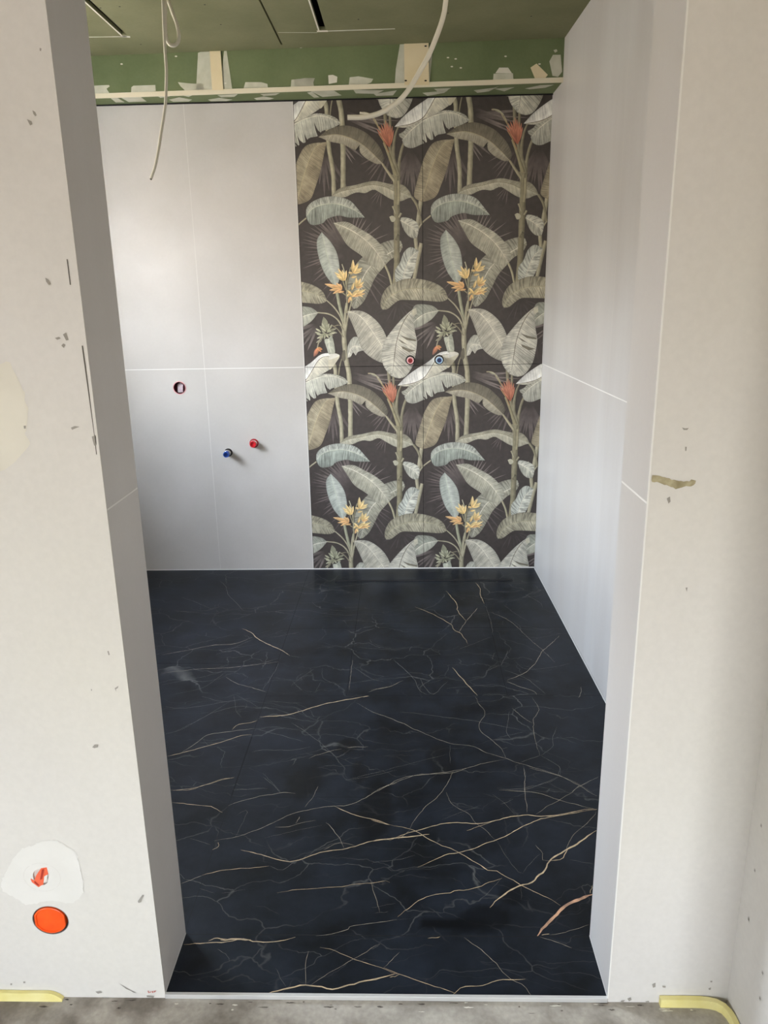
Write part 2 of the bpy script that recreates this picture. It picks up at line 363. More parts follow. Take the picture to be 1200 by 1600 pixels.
# inlaid veins, traced; each strip follows a jittered path and tapers
CR = {5: (220, 860, 380/1200), 6: (560, 860, 1/3), 7: (240, 1200, 380/1200), 8: (580, 1200, 380/1200)}
VEINS = [
(5,4,[(500,387),(545,405),(570,430),(620,460),(690,490),(735,520)]),(5,1,[(735,520),(790,530)]),(5,2,[(100,515),(200,498),(350,470),(460,460),(550,430)]),
(5,1,[(370,515),(440,490),(560,435)]),(5,2,[(100,605),(300,585),(420,580),(560,565),(680,550)]),(5,1,[(420,585),(600,555),(690,530)]),
(5,1,[(100,665),(250,635),(380,605),(420,580)]),(5,1.5,[(120,770),(180,780),(300,768),(430,745),(540,730)]),(5,1.2,[(300,720),(380,742),(440,750)]),
(5,2,[(420,625),(470,655),(540,675),(620,700)]),(5,1.5,[(680,555),(660,600),(600,690)]),(5,1.5,[(120,908),(180,890),(260,850),(360,800),(480,770),(560,775)]),
(5,1.2,[(120,905),(200,885),(300,830),(440,745)]),(5,4,[(130,1017),(220,995),(330,965),(420,940),(490,915),(548,910)]),
(5,2.5,[(200,1000),(280,945),(320,915),(390,900),(480,890),(560,878)]),(5,3,[(450,885),(480,860),(540,850),(575,840)]),(5,1,[(290,950),(400,950)]),
(5,1,[(460,715),(470,790),(500,825)]),(5,1,[(470,715),(540,750),(590,780)]),(5,5,[(587,822),(660,818),(730,810),(830,780),(900,760),(1000,740),(1120,718)]),
(5,2,[(1120,700),(1180,680),(1240,672)]),(5,1,[(740,670),(800,620),(860,585)]),(5,1.2,[(895,580),(900,630),(960,660),(1010,690)]),(5,1.8,[(1045,540),(1035,620),(1030,690)]),
(5,1.2,[(1050,575),(1130,630),(1200,650)]),(5,1.5,[(560,880),(680,910),(810,945)]),(5,1.5,[(550,995),(600,985),(740,985),(840,970)]),
(5,1.6,[(740,850),(820,900),(880,945),(935,995)]),(5,2,[(830,1028),(900,1000),(990,980)]),(5,2.5,[(1020,975),(1120,967)]),
(5,3,[(160,1185),(250,1175),(340,1150),(400,1130),(460,1122)]),(5,1,[(450,1180),(600,1178)]),(5,1,[(600,1100),(650,1150),(690,1195)]),
(5,1,[(1010,1133),(1100,1110),(1200,1090)]),(5,1,[(1060,750),(1130,790),(1200,820)]),(5,1.5,[(390,150),(420,180),(430,215),(470,260),(510,300)]),
(5,1,[(200,230),(280,260),(350,290)]),(5,1,[(600,125),(740,110),(850,98)]),(5,1.2,[(710,165),(830,155)]),(5,1.2,[(900,190),(1100,165),(1180,150)]),(5,1,[(850,110),(930,150),(980,120)]),
(5,1,[(640,430),(700,420),(780,405)]),(5,1,[(880,310),(1000,320),(1060,318)]),(5,1,[(160,710),(300,680),(420,600)]),(5,1,[(620,745),(800,755)]),(5,1,[(890,650),(860,700)]),
(6,3,[(265,265),(340,295),(430,345),(450,375),(480,390),(515,440)]),(6,3,[(410,190),(460,250),(465,285),(505,330)]),(6,2,[(505,330),(560,270)]),(6,2,[(505,330),(470,385)]),
(6,3.5,[(550,150),(570,180),(572,210),(590,250)]),(6,4,[(440,550),(480,595),(530,650),(558,680)]),(6,1.5,[(165,512),(230,570),(265,610),(290,660),(320,675)]),
(6,1.5,[(290,600),(310,640),(350,675),(400,630),(420,615)]),(6,1.8,[(620,290),(700,325),(750,365),(790,405),(860,465),(920,525)]),
(6,2.5,[(940,400),(900,440),(865,470),(820,540),(770,580),(695,610)]),(6,2.5,[(695,615),(760,640),(820,660),(838,678)]),(6,1.5,[(680,560),(740,580),(800,610),(880,675)]),
(6,1.5,[(700,470),(680,520),(665,540)]),(6,1.2,[(640,480),(625,515)]),(6,1,[(470,465),(560,430),(625,405)]),(6,1.5,[(590,250),(620,330),(630,400)]),
(6,1,[(730,515),(780,555),(900,550),(990,530)]),(6,1.2,[(780,205),(850,245),(865,270)]),(6,2.5,[(1040,640),(1042,680),(1030,690)]),(6,1,[(680,255),(740,300),(800,335)]),
(6,2,[(0,718),(60,755),(170,795),(290,850),(430,905),(520,915),(620,955),(690,975),(760,1000),(880,1035),(960,1065),(1040,1100),(1100,1140)]),
(6,1.5,[(195,757),(350,775),(570,805),(700,830),(800,848)]),(6,2,[(548,685),(565,720),(590,750),(590,780),(565,810),(575,850),(620,885),(670,930),(690,975)]),
(6,1.8,[(720,740),(770,780),(815,810)]),(6,2,[(815,690),(845,745),(820,800),(825,870),(850,960)]),(6,1.5,[(710,755),(695,820),(700,860),(730,895)]),
(6,1.5,[(855,962),(910,920),(910,880),(930,830)]),(6,1.5,[(855,962),(900,990),(945,1020),(940,1055)]),(6,1.2,[(855,960),(760,995)]),(6,1,[(650,880),(780,850)]),
(6,1.4,[(430,910),(430,1000)]),(6,1,[(0,1062),(150,1025),(300,985),(420,955)]),(6,2,[(690,980),(600,995),(480,1030),(430,1045),(300,1050),(220,1070),(130,1105),(60,1140)]),
(6,1.2,[(700,925),(670,930)]),(6,1.4,[(775,1010),(780,1060),(775,1140)]),(6,1.5,[(935,1060),(860,1095),(780,1120),(700,1120)]),(6,1,[(1000,1130),(1130,1060)]),
(6,3.5,[(0,690),(50,683)]),(6,2,[(60,655),(140,640),(210,610)]),(6,1,[(0,565),(60,600)]),(6,1,[(0,455),(120,465),(200,470)]),(6,1,[(410,648),(560,635),(660,628)]),
(7,3,[(85,110),(180,108),(250,85),(320,65),(400,45)]),(7,3,[(90,170),(190,182),(270,188),(310,200),(340,220)]),(7,1.5,[(395,110),(530,102),(560,105)]),
(7,2.5,[(365,188),(430,165),(530,140),(640,122),(700,125)]),(7,2.5,[(300,360),(400,342),(470,320),(550,290),(620,255),(690,225),(800,200),(890,188),(960,185),(1050,145),(1120,100),(1200,75)]),
(7,3,[(290,405),(320,385),(320,365)]),(7,4,[(890,188),(940,210),(1015,240),(1100,260),(1165,280)]),
(8,4,[(90,280),(190,300),(250,330),(330,375),(430,415),(520,470),(575,505),(620,510),(690,550),(740,580),(800,610),(880,645),(935,680)]),(8,4,[(0,255),(90,280)]),
(7,1.5,[(180,348),(280,380)]),(7,2.5,[(135,572),(240,530)]),(7,3.5,[(240,530),(330,508),(450,495),(530,490),(570,485)]),(7,1.6,[(570,485),(620,505),(660,490),(700,460)]),
(7,5,[(430,405),(540,430),(630,458),(700,460),(770,435),(850,412),(940,400),(1000,385),(1080,362),(1165,353)]),
(8,5,[(90,358),(170,325),(260,300),(330,280),(400,270),(520,275),(600,262),(700,240),(780,232),(860,240),(960,225),(1060,205),(1115,205)]),(7,5.5,[(1080,362),(1200,345),(1262,340),(1360,328)]),
(7,2,[(600,290),(660,290),(720,275),(800,260)]),(7,1.2,[(550,347),(700,310),(830,283)]),(7,2.5,[(850,270),(900,320),(940,395)]),(7,1.8,[(700,275),(720,240)]),(7,2,[(750,195),(790,140),(810,90)]),
(7,1.5,[(540,45),(590,85),(625,122)]),(7,1.2,[(945,60),(1050,45),(1200,10)]),(7,2,[(840,405),(920,370),(1000,385)]),(7,1,[(225,595),(300,618)]),(7,1,[(335,620),(455,600)]),
(7,3,[(610,617),(700,602),(800,595),(900,588),(1000,575),(1100,565),(1140,555),(1165,565)]),(7,2,[(1065,550),(1085,610),(1115,715)]),(7,1.2,[(1090,718),(1160,710)]),
(7,2.5,[(800,828),(880,820),(970,795),(970,780),(1050,770),(1150,755),(1200,748)]),(8,3.5,[(130,735),(180,700),(250,645),(300,630),(390,618),(420,605),(480,602),(550,580),(645,545)]),
(7,5,[(150,872),(250,865),(330,860),(390,855),(440,845),(500,855),(550,862),(610,855),(700,838)]),(7,5,[(270,855),(310,840),(360,845)]),(7,6,[(330,850),(420,848),(480,850)]),
(7,1.4,[(315,895),(350,915),(373,940),(373,955)]),(7,2.5,[(765,905),(750,960),(750,1070)]),
(7,6,[(530,1122),(600,1100),(680,1085),(750,1072),(820,1080),(880,1090),(950,1080),(1030,1055),(1100,1042),(1200,1015)]),(8,3,[(90,1030),(140,1020)]),
(7,2,[(770,1075),(850,1025),(960,960),(1060,900),(1120,870)]),(7,3,[(820,885),(900,905),(980,940),(1050,965),(1130,990),(1200,1020)]),
(8,3.5,[(60,985),(140,1020),(220,1050),(320,1080),(420,1112)]),(7,1.3,[(600,990),(650,1080)]),(7,1.2,[(415,230),(465,215),(400,345)]),
(8,2.5,[(0,130),(70,95),(150,50),(250,35),(380,20),(480,0)]),(8,2.5,[(405,15),(375,80),(325,145),(270,190),(220,250),(190,300)]),
(8,2,[(370,120),(400,180),(470,220),(520,275),(560,305),(620,360)]),(8,1.5,[(620,360),(660,430),(720,510),(750,520)]),(8,1.3,[(750,515),(830,425)]),
(8,2.2,[(755,0),(758,100),(770,220)]),(8,2.5,[(780,0),(930,40),(1000,75),(1115,140)]),(8,1.3,[(930,0),(925,40)]),(8,1.5,[(925,45),(850,80),(720,105),(620,100)]),
(8,2,[(1120,45),(1030,90),(960,140),(880,185),(810,230)]),(8,2.5,[(630,110),(800,120),(900,150),(1000,180),(1110,205)]),
(8,4.5,[(230,490),(300,460),(370,430),(440,415),(520,395),(580,365),(650,345),(720,305),(800,265),(900,240),(1110,205)]),(8,2,[(190,310),(130,350)]),(8,3,[(470,310),(540,285),(600,265)]),
(8,2,[(1110,215),(1070,270),(1000,330),(970,380),(965,410)]),(8,6,[(1112,310),(1050,350),(970,400),(920,430),(880,460),(860,500),(820,530),(800,560),(740,580),(690,598),(640,640),(585,690)]),
(8,4,[(970,400),(940,450),(885,458)]),(8,2,[(810,380),(845,420),(845,455),(890,460)]),(8,1.3,[(980,455),(1100,475)]),(8,13,[(820,830),(840,800),(880,760),(920,715),(960,680),(1010,655),(1095,625)]),
(8,4,[(1080,620),(1090,580)]),(8,4,[(840,825),(880,822)]),(8,2,[(880,825),(960,810),(1075,775)]),(8,2,[(830,835),(900,855),(990,890)]),
(8,2.5,[(460,838),(530,890),(600,950),(650,1010),(700,1050),(750,1080),(800,1130)]),(8,4,[(400,1120),(460,1080),(540,1075),(620,1050),(700,1045),(760,1042)]),
(8,3.5,[(280,842),(340,836)]),(8,2,[(65,985),(140,910)]),(8,1.5,[(0,895),(40,875)]),(8,1.4,[(500,515),(540,575)]),(8,1,[(740,585),(740,650)]),(8,1.5,[(0,470),(150,450),(215,430)]),
(8,1.2,[(640,540),(600,590),(530,660)]),(8,1.2,[(600,130),(660,180),(710,230)]),(8,1.2,[(640,180),(700,155)]),(8,1,[(0,690),(120,670)]),(8,1.2,[(350,255),(430,225),(540,185)]),
]
vz = 0.0003; vcol_faces = []
for (c, w, P) in VEINS:
    ox, oy, sc = CR[c]
    pts = [ray_at(ox+x*sc, oy+y*sc, 2, 0) for x, y in P]
    pts = [Vector((p.x, p.y, 0)) for p in pts]
    L = sum((pts[i+1]-pts[i]).length for i in range(len(pts)-1))
    Q = resample(catmull(pts, 6), max(6, int(L/0.012)))
    seed = random.uniform(0, 99); vz += 0.000003; out = []
    for i, p in enumerate(Q):
        t = i/(len(Q)-1); d = (Q[min(i+1, len(Q)-1)]-Q[max(i-1, 0)]); d.z = 0; d.normalize(); nn = Vector((-d.y, d.x, 0))
        j = noise.noise(Vector((i*0.35, seed, 0)))*0.0035 + noise.noise(Vector((i*1.2, seed, 9)))*0.0016
        dist = (Vector((CX, 0, CH))-p).length
        wd = w*sc*dist/F*(0.58 if w < 3 else (0.62 if w < 5.5 else 0.80))
        # strips seen foreshortened: widen those that run across the view
        wd *= 1 + 0.55*abs(d.x)*(dist/CH-1)
        wd *= 0.55+0.9*abs(noise.noise(Vector((i*0.5, seed, 4))))+0.35*min(1, w/6)
        tp = min(1, min(t, 1-t)*5+0.25); 
        out.append((p+nn*(j+wd*tp/2), p+nn*(j-wd*tp/2)))
    mi = 5 if w > 10 else (3 if w >= 2.9 else (4 if w >= 1.8 else 6))
    for i in range(len(out)-1):
        a1, b1 = out[i]; a2, b2 = out[i+1]
        fpoly([(a1.x, a1.y, vz), (b1.x, b1.y, vz), (b2.x, b2.y, vz), (a2.x, a2.y, vz)], mi)
me.from_pydata(vs, [], fs)
m_joint = mat('tile_joint', rgb(8, 9, 11), 0.8)
m_v1 = noisy('gold_vein', rgb(206, 180, 142), rgb(156, 140, 114), (1, 1, 1), 40, 0.45, detail=4)
m_v2 = noisy('pale_vein', rgb(186, 174, 152), rgb(140, 132, 118), (1, 1, 1), 40, 0.45, detail=4)
m_v3 = noisy('copper_vein', rgb(206, 160, 126), rgb(150, 118, 96), (1, 1, 1), 50, 0.45, detail=6)
m_v4 = noisy('hairline_vein', rgb(138, 134, 126), rgb(100, 100, 98), (1, 1, 1), 40, 0.45, detail=4)
for m in (m_black, m_joint, m_dark, m_v1, m_v2, m_v3, m_v4): me.materials.append(m)
for p, mi in zip(me.polygons, fm): p.material_index = mi
da = me.attributes.new('damp', 'FLOAT', 'POINT')
for i, v in enumerate(vs): da.data[i].value = blot(v[0], v[1])
floor = bpy.data.objects.new('floor', me); S.collection.objects.link(floor); structure(floor)

# ------------------------------------------------------------------ raw screed of the outer room
b = MB(); b.box(HX0, XS+0.3, HY0, Y0+0.02, HF-0.1, HF); 
rs = random.Random(12)
for k in range(46):
    x = rs.uniform(-0.95, 0.5); y = Y0-0.004-abs(rs.gauss(0, .012)); w_ = rs.uniform(.002, .014); h_ = rs.uniform(.0006, .0018); mi_ = rs.choice((2, 2, 2, 1))
    b.poly([(x+w_*cos(t_*pi/7)*rs.uniform(.4, 1.2), min(y+h_*sin(t_*pi/7)*rs.uniform(.4, 1.5), Y0-.002), HF+.0004+k*.00001) for t_ in range(14)], mi_)
structure(b.build('floor_hall', [m_screed, m_filler_cream, m_screed_dark]))

# ------------------------------------------------------------------ back wall: grey tiles left of the mural, with a hole for the wiring box
hole = ray_at(280.5, 606, 1, B); HR = 0.0315
b = MB()
for T in holed_plane([(XL-0.3, 0), (-0.6015, 0), (-0.6015, ZC), (XL-0.3, ZC)], [(hole.x, hole.z, HR, HR)], B): b.poly(T, 0)
b.poly([(-0.6015, B+0.009, 0), (XR+0.06, B+0.009, 0), (XR+0.06, B+0.009, ZC), (-0.6015, B+0.009, ZC)], 1)
b.poly([(-0.6015, B, 0), (-0.6015, B+0.009, 0), (-0.6015, B+0.009, ZT), (-0.6015, B, ZT)], 1)
b.poly([(XL-.3, B+0.08, -.05), (XR+0.3, B+0.08, -.05), (XR+0.3, B+0.08, ZC+.1), (XL-.3, B+0.08, ZC+.1)], 1)
g = 0.0006
def strip_xz(bm, x0, z0, x1, z1, w, y, mi):
    d = Vector((x1-x0, 0, z1-z0)).normalized(); nn = Vector((-d.z, 0, d.x))*w/2
    p, q = Vector((x0, y, z0)), Vector((x1, y, z1))
    bm.poly([p+nn, p-nn, q-nn, q+nn], mi)
strip_xz(b, -1.1141, 0, -1.1141, ZT, 0.0022, B-g, 2)
strip_xz(b, -1.714, 0, -1.714, ZT, 0.0022, B-g, 2)
strip_xz(b, XL, ZJ, -0.6015, ZJ, 0.0030, B-g, 3)
strip_xz(b, -0.6035, 0, -0.6035, ZT, 0.0045, B-g*1.5, 2)
strip_xz(b, XL, 0.003, XR, 0.003, 0.006, B-0.003, 3)
structure(b.build('wall_back', [m_tile, m_dark, m_grout_thin, m_grout]))

# ------------------------------------------------------------------ right wall (slightly splayed) and its joints
b = MB(); ya, yb = Y1, B+0.02
def rw(y, z, off=0.0): return (xr(y)-off, y, z)
b.hexa([rw(ya, 0), rw(ya, 0, -0.1), rw(yb, 0, -0.1), rw(yb, 0), rw(ya, ZC+.05), rw(ya, ZC+.05, -0.1), rw(yb, ZC+.05, -0.1), rw(yb, ZC+.05)], 0)
def rstrip(y0, z0, y1, z1, w, mi, off=0.0007):
    d = Vector((0, y1-y0, z1-z0)).normalized(); nn = Vector((0, -d.z, d.y))*w/2
    P = [(y0+nn.y, z0+nn.z), (y0-nn.y, z0-nn.z), (y1-nn.y, z1-nn.z), (y1+nn.y, z1+nn.z)]
    b.poly([rw(y, z, off) for y, z in P], mi)
rstrip(Y1, ZJ, B, ZJ, 0.0040, 1); rstrip(Y1, 0.003, B, 0.003, 0.0065, 1, 0.003)
rstrip(B-0.003, 0, B-0.003, ZC, 0.006, 1, 0.001)
for y in (3.33,): rstrip(y, ZJ, y, ZC, 0.0018, 2)
for y in (2.73, 2.13): rstrip(y, 0, y, ZC, 0.0018, 2)
structure(b.build('wall_right', [m_tile_streak, m_grout, m_grout_thin]))

# ------------------------------------------------------------------ left wall of the bathroom with its window opening
b = MB(); y0w, y1w, z0w, z1w = BW; TW = 0.36
b.box(XL-TW, XL, Y1, y0w, 0, ZC); b.box(XL-TW, XL, y1w, B+.02, 0, ZC)
b.box(XL-TW, XL, y0w, y1w, 0, z0w); b.box(XL-TW, XL, y0w, y1w, z1w, ZC)
structure(b.build('wall_left', m_tile))
def window(name, axis, pos, a0, a1, z0, z1, sash=2, t=0.06):
    root = empty(name, (pos if axis == 0 else (a0+a1)/2, pos if axis == 1 else (a0+a1)/2, z0)); structure(root)
    def bx(m, u0, u1, w0, w1, v0, v1):
        if axis == 0: m.box(w0, w1, u0, u1, v0, v1)
        else: m.box(u0, u1, w0, w1, v0, v1)
    m = MB(); fw = 0.055; p0, p1 = pos-t/2, pos+t/2
    bx(m, a0, a1, p0, p1, z0, z0+fw); bx(m, a0, a1, p0, p1, z1-fw, z1)
    bx(m, a0, a0+fw, p0, p1, z0+fw, z1-fw); bx(m, a1-fw, a1, p0, p1, z0+fw, z1-fw)
    for k in range(1, sash):
        c = a0+(a1-a0)*k/sash; bx(m, c-fw*.6, c+fw*.6, p0, p1, z0+fw, z1-fw)
    m.build('window_frame', m_frame, root)
    m = MB(); bx(m, a0+fw, a1-fw, pos-0.004, pos+0.004, z0+fw, z1-fw); m.build('pane', m_glass, root)
    return root
window('window_1', 0, XL-TW+0.05, y0w, y1w, z0w, z1w, 1)
portal('daylight_portal', (XL-TW-0.01, (y0w+y1w)/2, (z0w+z1w)/2), y1w-y0w, z1w-z0w, (1, 0, 0))

# ------------------------------------------------------------------ ceiling with open slots, bulkhead
b = MB()
SL = [(-1.2290, 2.95, 3.52, 0.020), (-0.6100, 2.60, 3.705, 0.0075), (-0.4150, 2.95, 3.53, 0.026)]   # x, y0, y1, width
xs = [XL-.3]; 
for x, _, _, w in SL: xs += [x-w/2, x+w/2]
xs.append(0.75)
for i in range(0, len(xs), 2): b.box(xs[i], xs[i+1], Y1-0.02, B+.05, ZC, ZC+0.0125, 0)
for x, ya_, yb_, w in SL:
    b.box(x-w/2, x+w/2, Y1-0.02, ya_, ZC, ZC+0.0125, 0); b.box(x-w/2, x+w/2, yb_, B+.05, ZC, ZC+0.0125, 0)
b.box(XL-.3, 0.8, Y1-0.02, B+.08, ZC+0.09, ZC+0.10, 1)
# bare board lips beside the slots and filler streaks
def cstrip(x0, y0, x1, y1, w, mi, z=ZC-0.0006):
    d = Vector((x1-x0, y1-y0)).normalized(); nx_, ny_ = -d.y*w/2, d.x*w/2
    b.poly([(x0+nx_, y0+ny_, z), (x0-nx_, y0-ny_, z), (x1-nx_, y1-ny_, z), (x1+nx_, y1+ny_, z)], mi)
cstrip(-1.229-0.015, 2.95, -1.229-0.015, 3.53, 0.006, 2); cstrip(-0.415-.0165, 2.95, -0.415-.0165, 3.54, 0.006, 2)
cstrip(-0.44, 3.545, -0.395, 3.545, 0.02, 2); cstrip(-1.46, 3.535, -1.225, 3.545, 0.012, 3); cstrip(-1.25, 3.54, -1.215, 3.55, 0.022, 2)
cstrip(-0.395, 3.545, -0.12, 3.54, 0.012, 3); cstrip(-0.72, 3.25, -0.68, 3.66, 0.05, 3) if False else None
cstrip(-0.60, 3.545, -0.44, 3.56, 0.006, 3)
for (u, v) in ((187,10),(157,12),(220,69),(320,7),(345,38),(560,30),(700,20),(830,25)):
    p = ray_at(u, v, 2, ZC); b.poly([(p.x+0.004*cos(k*pi/4), p.y+0.004*sin(k*pi/4), ZC-0.0008) for k in range(8)], 1)
structure(b.build('ceiling', [m_green_top, m_dark, m_bare, m_green_fill]))

b = MB(); BL, BR = 3.792, 3.7184           # front of the bulkhead, left end and right end
def by(x): return BL + (BR-BL)*(x+1.5)/(XR+1.5)
x0, x1 = XL, XR+0.004
b.hexa([(x0, by(x0), ZT), (x1, by(x1), ZT), (x1, B+.009, ZT), (x0, B+.009, ZT), (x0, by(x0), ZC), (x1, by(x1), ZC), (x1, B+.009, ZC), (x0, B+.009, ZC)], 0)
def bpatch(px, mi, off=0.0012):
    P = []
    for (u, v) in px:
        p = ray_at(u, v, 1, 3.75); p = ray_at(u, v, 1, by(p.x)-off); P.append((p.x, by(p.x)-off, min(max(p.z, ZT+0.001), ZC-0.001)))
    b.poly(P, mi)
def upatch(px, mi, off=0.0008):
    P = []
    for (u, v) in px:
        p = ray_at(u, v, 2, ZT); P.append((p.x, min(max(p.y, by(p.x)+0.001), B-0.002), ZT-off))
    b.poly(P, mi)
def c1(L): return [(60+x*440/1200, y*330/900) for x, y in L]
def c2(L): return [(460+x*0.4, y*0.4) for x, y in L]
bpatch(c1([(232,365),(300,362),(304,368),(290,378),(302,396),(232,400)]), 1)
bpatch(c1([(396,372),(405,365),(498,362),(500,388),(395,396)]), 1)
bpatch(c1([(594,350),(650,356),(704,358),(706,376),(690,386),(625,386),(606,368)]), 1)
bpatch(c1([(672,382),(680,225),(690,204),(730,202),(740,382)]), 1)
bpatch(c1([(775,382),(790,203),(802,215),(826,380)]), 1)
bpatch(c1([(728,200),(775,200),(788,384),(740,384)]), 2, 0.006)
bpatch(c1([(874,378),(882,350),(950,350),(976,358),(978,376)]), 1)
bpatch(c1([(1075,374),(1078,340),(1130,334),(1178,334),(1170,352),(1176,372)]), 1)
bpatch(c2([(0,340),(0,312),(40,305),(80,305),(74,322),(76,338)]), 1)
bpatch(c2([(134,328),(132,294),(150,292),(168,300),(166,322)]), 3)
bpatch(c2([(212,334),(216,302),(250,298),(308,308),(300,322),(268,334)]), 1)
bpatch(c2([(392,332),(396,270),(412,164),(430,164),(430,330)]), 1)
bpatch(c2([(428,162),(524,162),(526,332),(430,332)]), 2, 0.006)
bpatch(c2([(526,326),(526,200),(538,205),(536,240),(528,322)]), 1)
bpatch(c2([(776,316),(778,288),(854,286),(856,316)]), 1); bpatch(c2([(785,286),(800,264),(835,264),(850,286)]), 3)
bpatch(c2([(922,264),(946,248),(990,292),(972,316),(940,308)]), 2)
bpatch(c2([(996,240),(1010,214),(1040,214),(1046,280),(1030,300),(1008,296)]), 1)
bpatch(c2([(1012,196),(1024,192),(1028,200),(1018,206)]), 1)
for (u, v) in ((190,100),(275,88),(352,130),(470,74),(700,90),(706,104),(790,88),(712,92),(720,106),(843,100),(634,126),(665,72),(665,126)):
    bpatch([(u+2.2*cos(k*pi/3), v+1.3*sin(k*pi/3)) for k in range(6)], 3 if u not in (634, 665) else 5, 0.0075)
# underside smears
upatch(c1([(300,412),(430,408),(462,432),(330,436)]), 1)
upatch(c1([(330,412),(345,411),(385,434),(370,436)]), 0, 0.0012)
for L in ([(500,404),(540,400),(560,410),(520,416)], [(556,424),(600,414),(655,424),(640,432),(575,433)], [(600,402),(665,400),(640,412)], [(722,424),(770,416),(828,424),(800,430),(735,431)],
          [(762,405),(850,400),(835,412),(780,414)], [(918,418),(960,410),(1005,418),(985,424),(930,425)], [(945,400),(1030,395),(1010,405),(960,408)], [(1145,394),(1165,390),(1198,414),(1175,416)]):
    upatch(c1(L), 1)
for L in ([(60,354),(150,350),(185,372),(110,378)], [(230,350),(350,352),(320,366),(240,364)], [(310,366),(400,352),(385,372),(320,374)], [(500,362),(600,352),(585,362),(520,374)],
          [(545,346),(612,343),(590,356),(560,357)], [(700,352),(780,342),(800,336),(760,356),(715,362)], [(780,346),(860,340),(820,356)], [(900,345),(960,332),(1015,330),(980,342),(920,348)]):
    upatch(c2(L), 1)
# corner bead along the lower edge
b.hexa([(x0, by(x0)-0.004, ZT-0.004), (x1, by(x1)-0.004, ZT-0.004), (x1, by(x1)+0.004, ZT-0.004), (x0, by(x0)+0.004, ZT-0.004),
        (x0, by(x0)-0.004, ZT+0.015), (x1, by(x1)-0.004, ZT+0.015), (x1, by(x1)+0.004, ZT+0.015), (x0, by(x0)+0.004, ZT+0.015)], 4)
# dark strip painted in for the shadow line against the tiles
b.box(x0, x1, B-0.006, B+0.004, ZT-0.006, ZT-0.001, 5)
structure(b.build('ceiling_bulkhead', [m_green, m_green_fill, m_cream, m_bare, m_bead, m_dark]))

# ------------------------------------------------------------------ door wall (plastered outside, tiled reveal)
sock = ray_at(79, 1438, 1, Y0); sock2 = ray_at(64, 1370, 1, Y0)
SR = 0.0385
def patch_mb(bm, px, y, off, mi, jit=0.0, n=0):
    P = [ray_at(u, v, 1, y) for u, v in px]; P = [Vector((p.x, y-off, p.z)) for p in P]
    if n:
        Q = resample(catmull(P+[P[0]], 6), n)[:-1]
        P = [q+Vector((noise.noise(Vector((i*.9, jit*999, 0)))*jit, 0, noise.noise(Vector((i*.9, 7, jit*999)))*jit)) for i, q in enumerate(Q)]
    # fan around the centroid keeps concave outlines valid
    bmx = bmesh.new(); vv = [bmx.verts.new(p) for p in P]
    ee = [bmx.edges.new((vv[i], vv[(i+1) % len(vv)])) for i in range(len(vv))]
    bmesh.ops.triangle_fill(bmx, edges=ee, use_beauty=True, normal=(0, -1, 0))
    for f in bmx.faces: bm.poly([tuple(v.co) for v in f.verts], mi)
    bmx.free()
ZW = HF-0.0
b = MB()
for T in holed_plane([(HX0-.1, ZW), (DL, ZW), (DL, HZ), (HX0-.1, HZ)], [(sock.x, sock.z, SR, SR*.94), (sock2.x, sock2.z, 0.016, 0.020)], Y0): b.poly(T, 0)
b.poly([(HX0-.1, Y1, ZW), (DL, Y1, ZW), (DL, Y1, HZ), (HX0-.1, Y1, HZ)], 0)
b.poly([(DL-0.002, Y0, ZW), (DL-0.002, Y1, ZW), (DL-0.002, Y1, HZ), (DL-0.002, Y0, HZ)], 0)
c3 = lambda L: [(x*320/1200, 1280+y*320/1200) for x, y in L]
c9 = lambda L: [(x*.25, y*.25) for x, y in L]
c10 = lambda L: [(x*.25, 400+y*.25) for x, y in L]
c11 = lambda L: [(x*.25, 900+y*.25) for x, y in L]
# filler ring around the upper box, with its hole left free: two half rings
outer = [(8,370),(40,300),(110,190),(190,150),(290,120),(330,125),(430,180),(455,215),(470,290),(490,380),(480,440),(420,490),(300,475),(160,500),(110,470),(20,420)]
inner = [(ray_at(x*320/1200, 1280+y*320/1200, 1, Y0)) for x, y in outer]
Q = resample(catmull([Vector((p.x, 0, p.z)) for p in inner]+[Vector((inner[0].x, 0, inner[0].z))], 5), 96)[:-1]
Q = [q+Vector((noise.noise(Vector((i*.8, 1, 0)))*.006, 0, noise.noise(Vector((i*.8, 7, 3)))*.006)) for i, q in enumerate(Q)]
cxz = Vector((sock2.x, 0, sock2.z))
R = [cxz+Vector((cos(a_)*.016, 0, sin(a_)*.020)) for a_ in [atan2(q.z-cxz.z, q.x-cxz.x) for q in Q]]
for i in range(len(Q)):
    j = (i+1) % len(Q); b.poly([(R[i].x, Y0-.0009, R[i].z), (Q[i].x, Y0-.0009, Q[i].z), (Q[j].x, Y0-.0009, Q[j].z), (R[j].x, Y0-.0009, R[j].z)], 5)
# faint ring of the old cover outline
for k in range(40):
    if k % 7 == 6: continue
    a0_, a1_ = 2*pi*k/40, 2*pi*(k+1)/40
    P = []
    for rr_, aa in ((1, a0_), (1.03, a0_), (1.03, a1_), (1, a1_)): P.append((sock2.x+0.003+.0375*rr_*cos(aa), Y0-.0013, sock2.z+.034*rr_*sin(aa)))
    b.poly(P, 0)
patch_mb(b, [(-40,585),(10,565),(22,580),(38,615),(44,650),(40,680),(48,692),(25,720),(0,738),(-40,745)], Y0, .0006, 1, .006, 60)
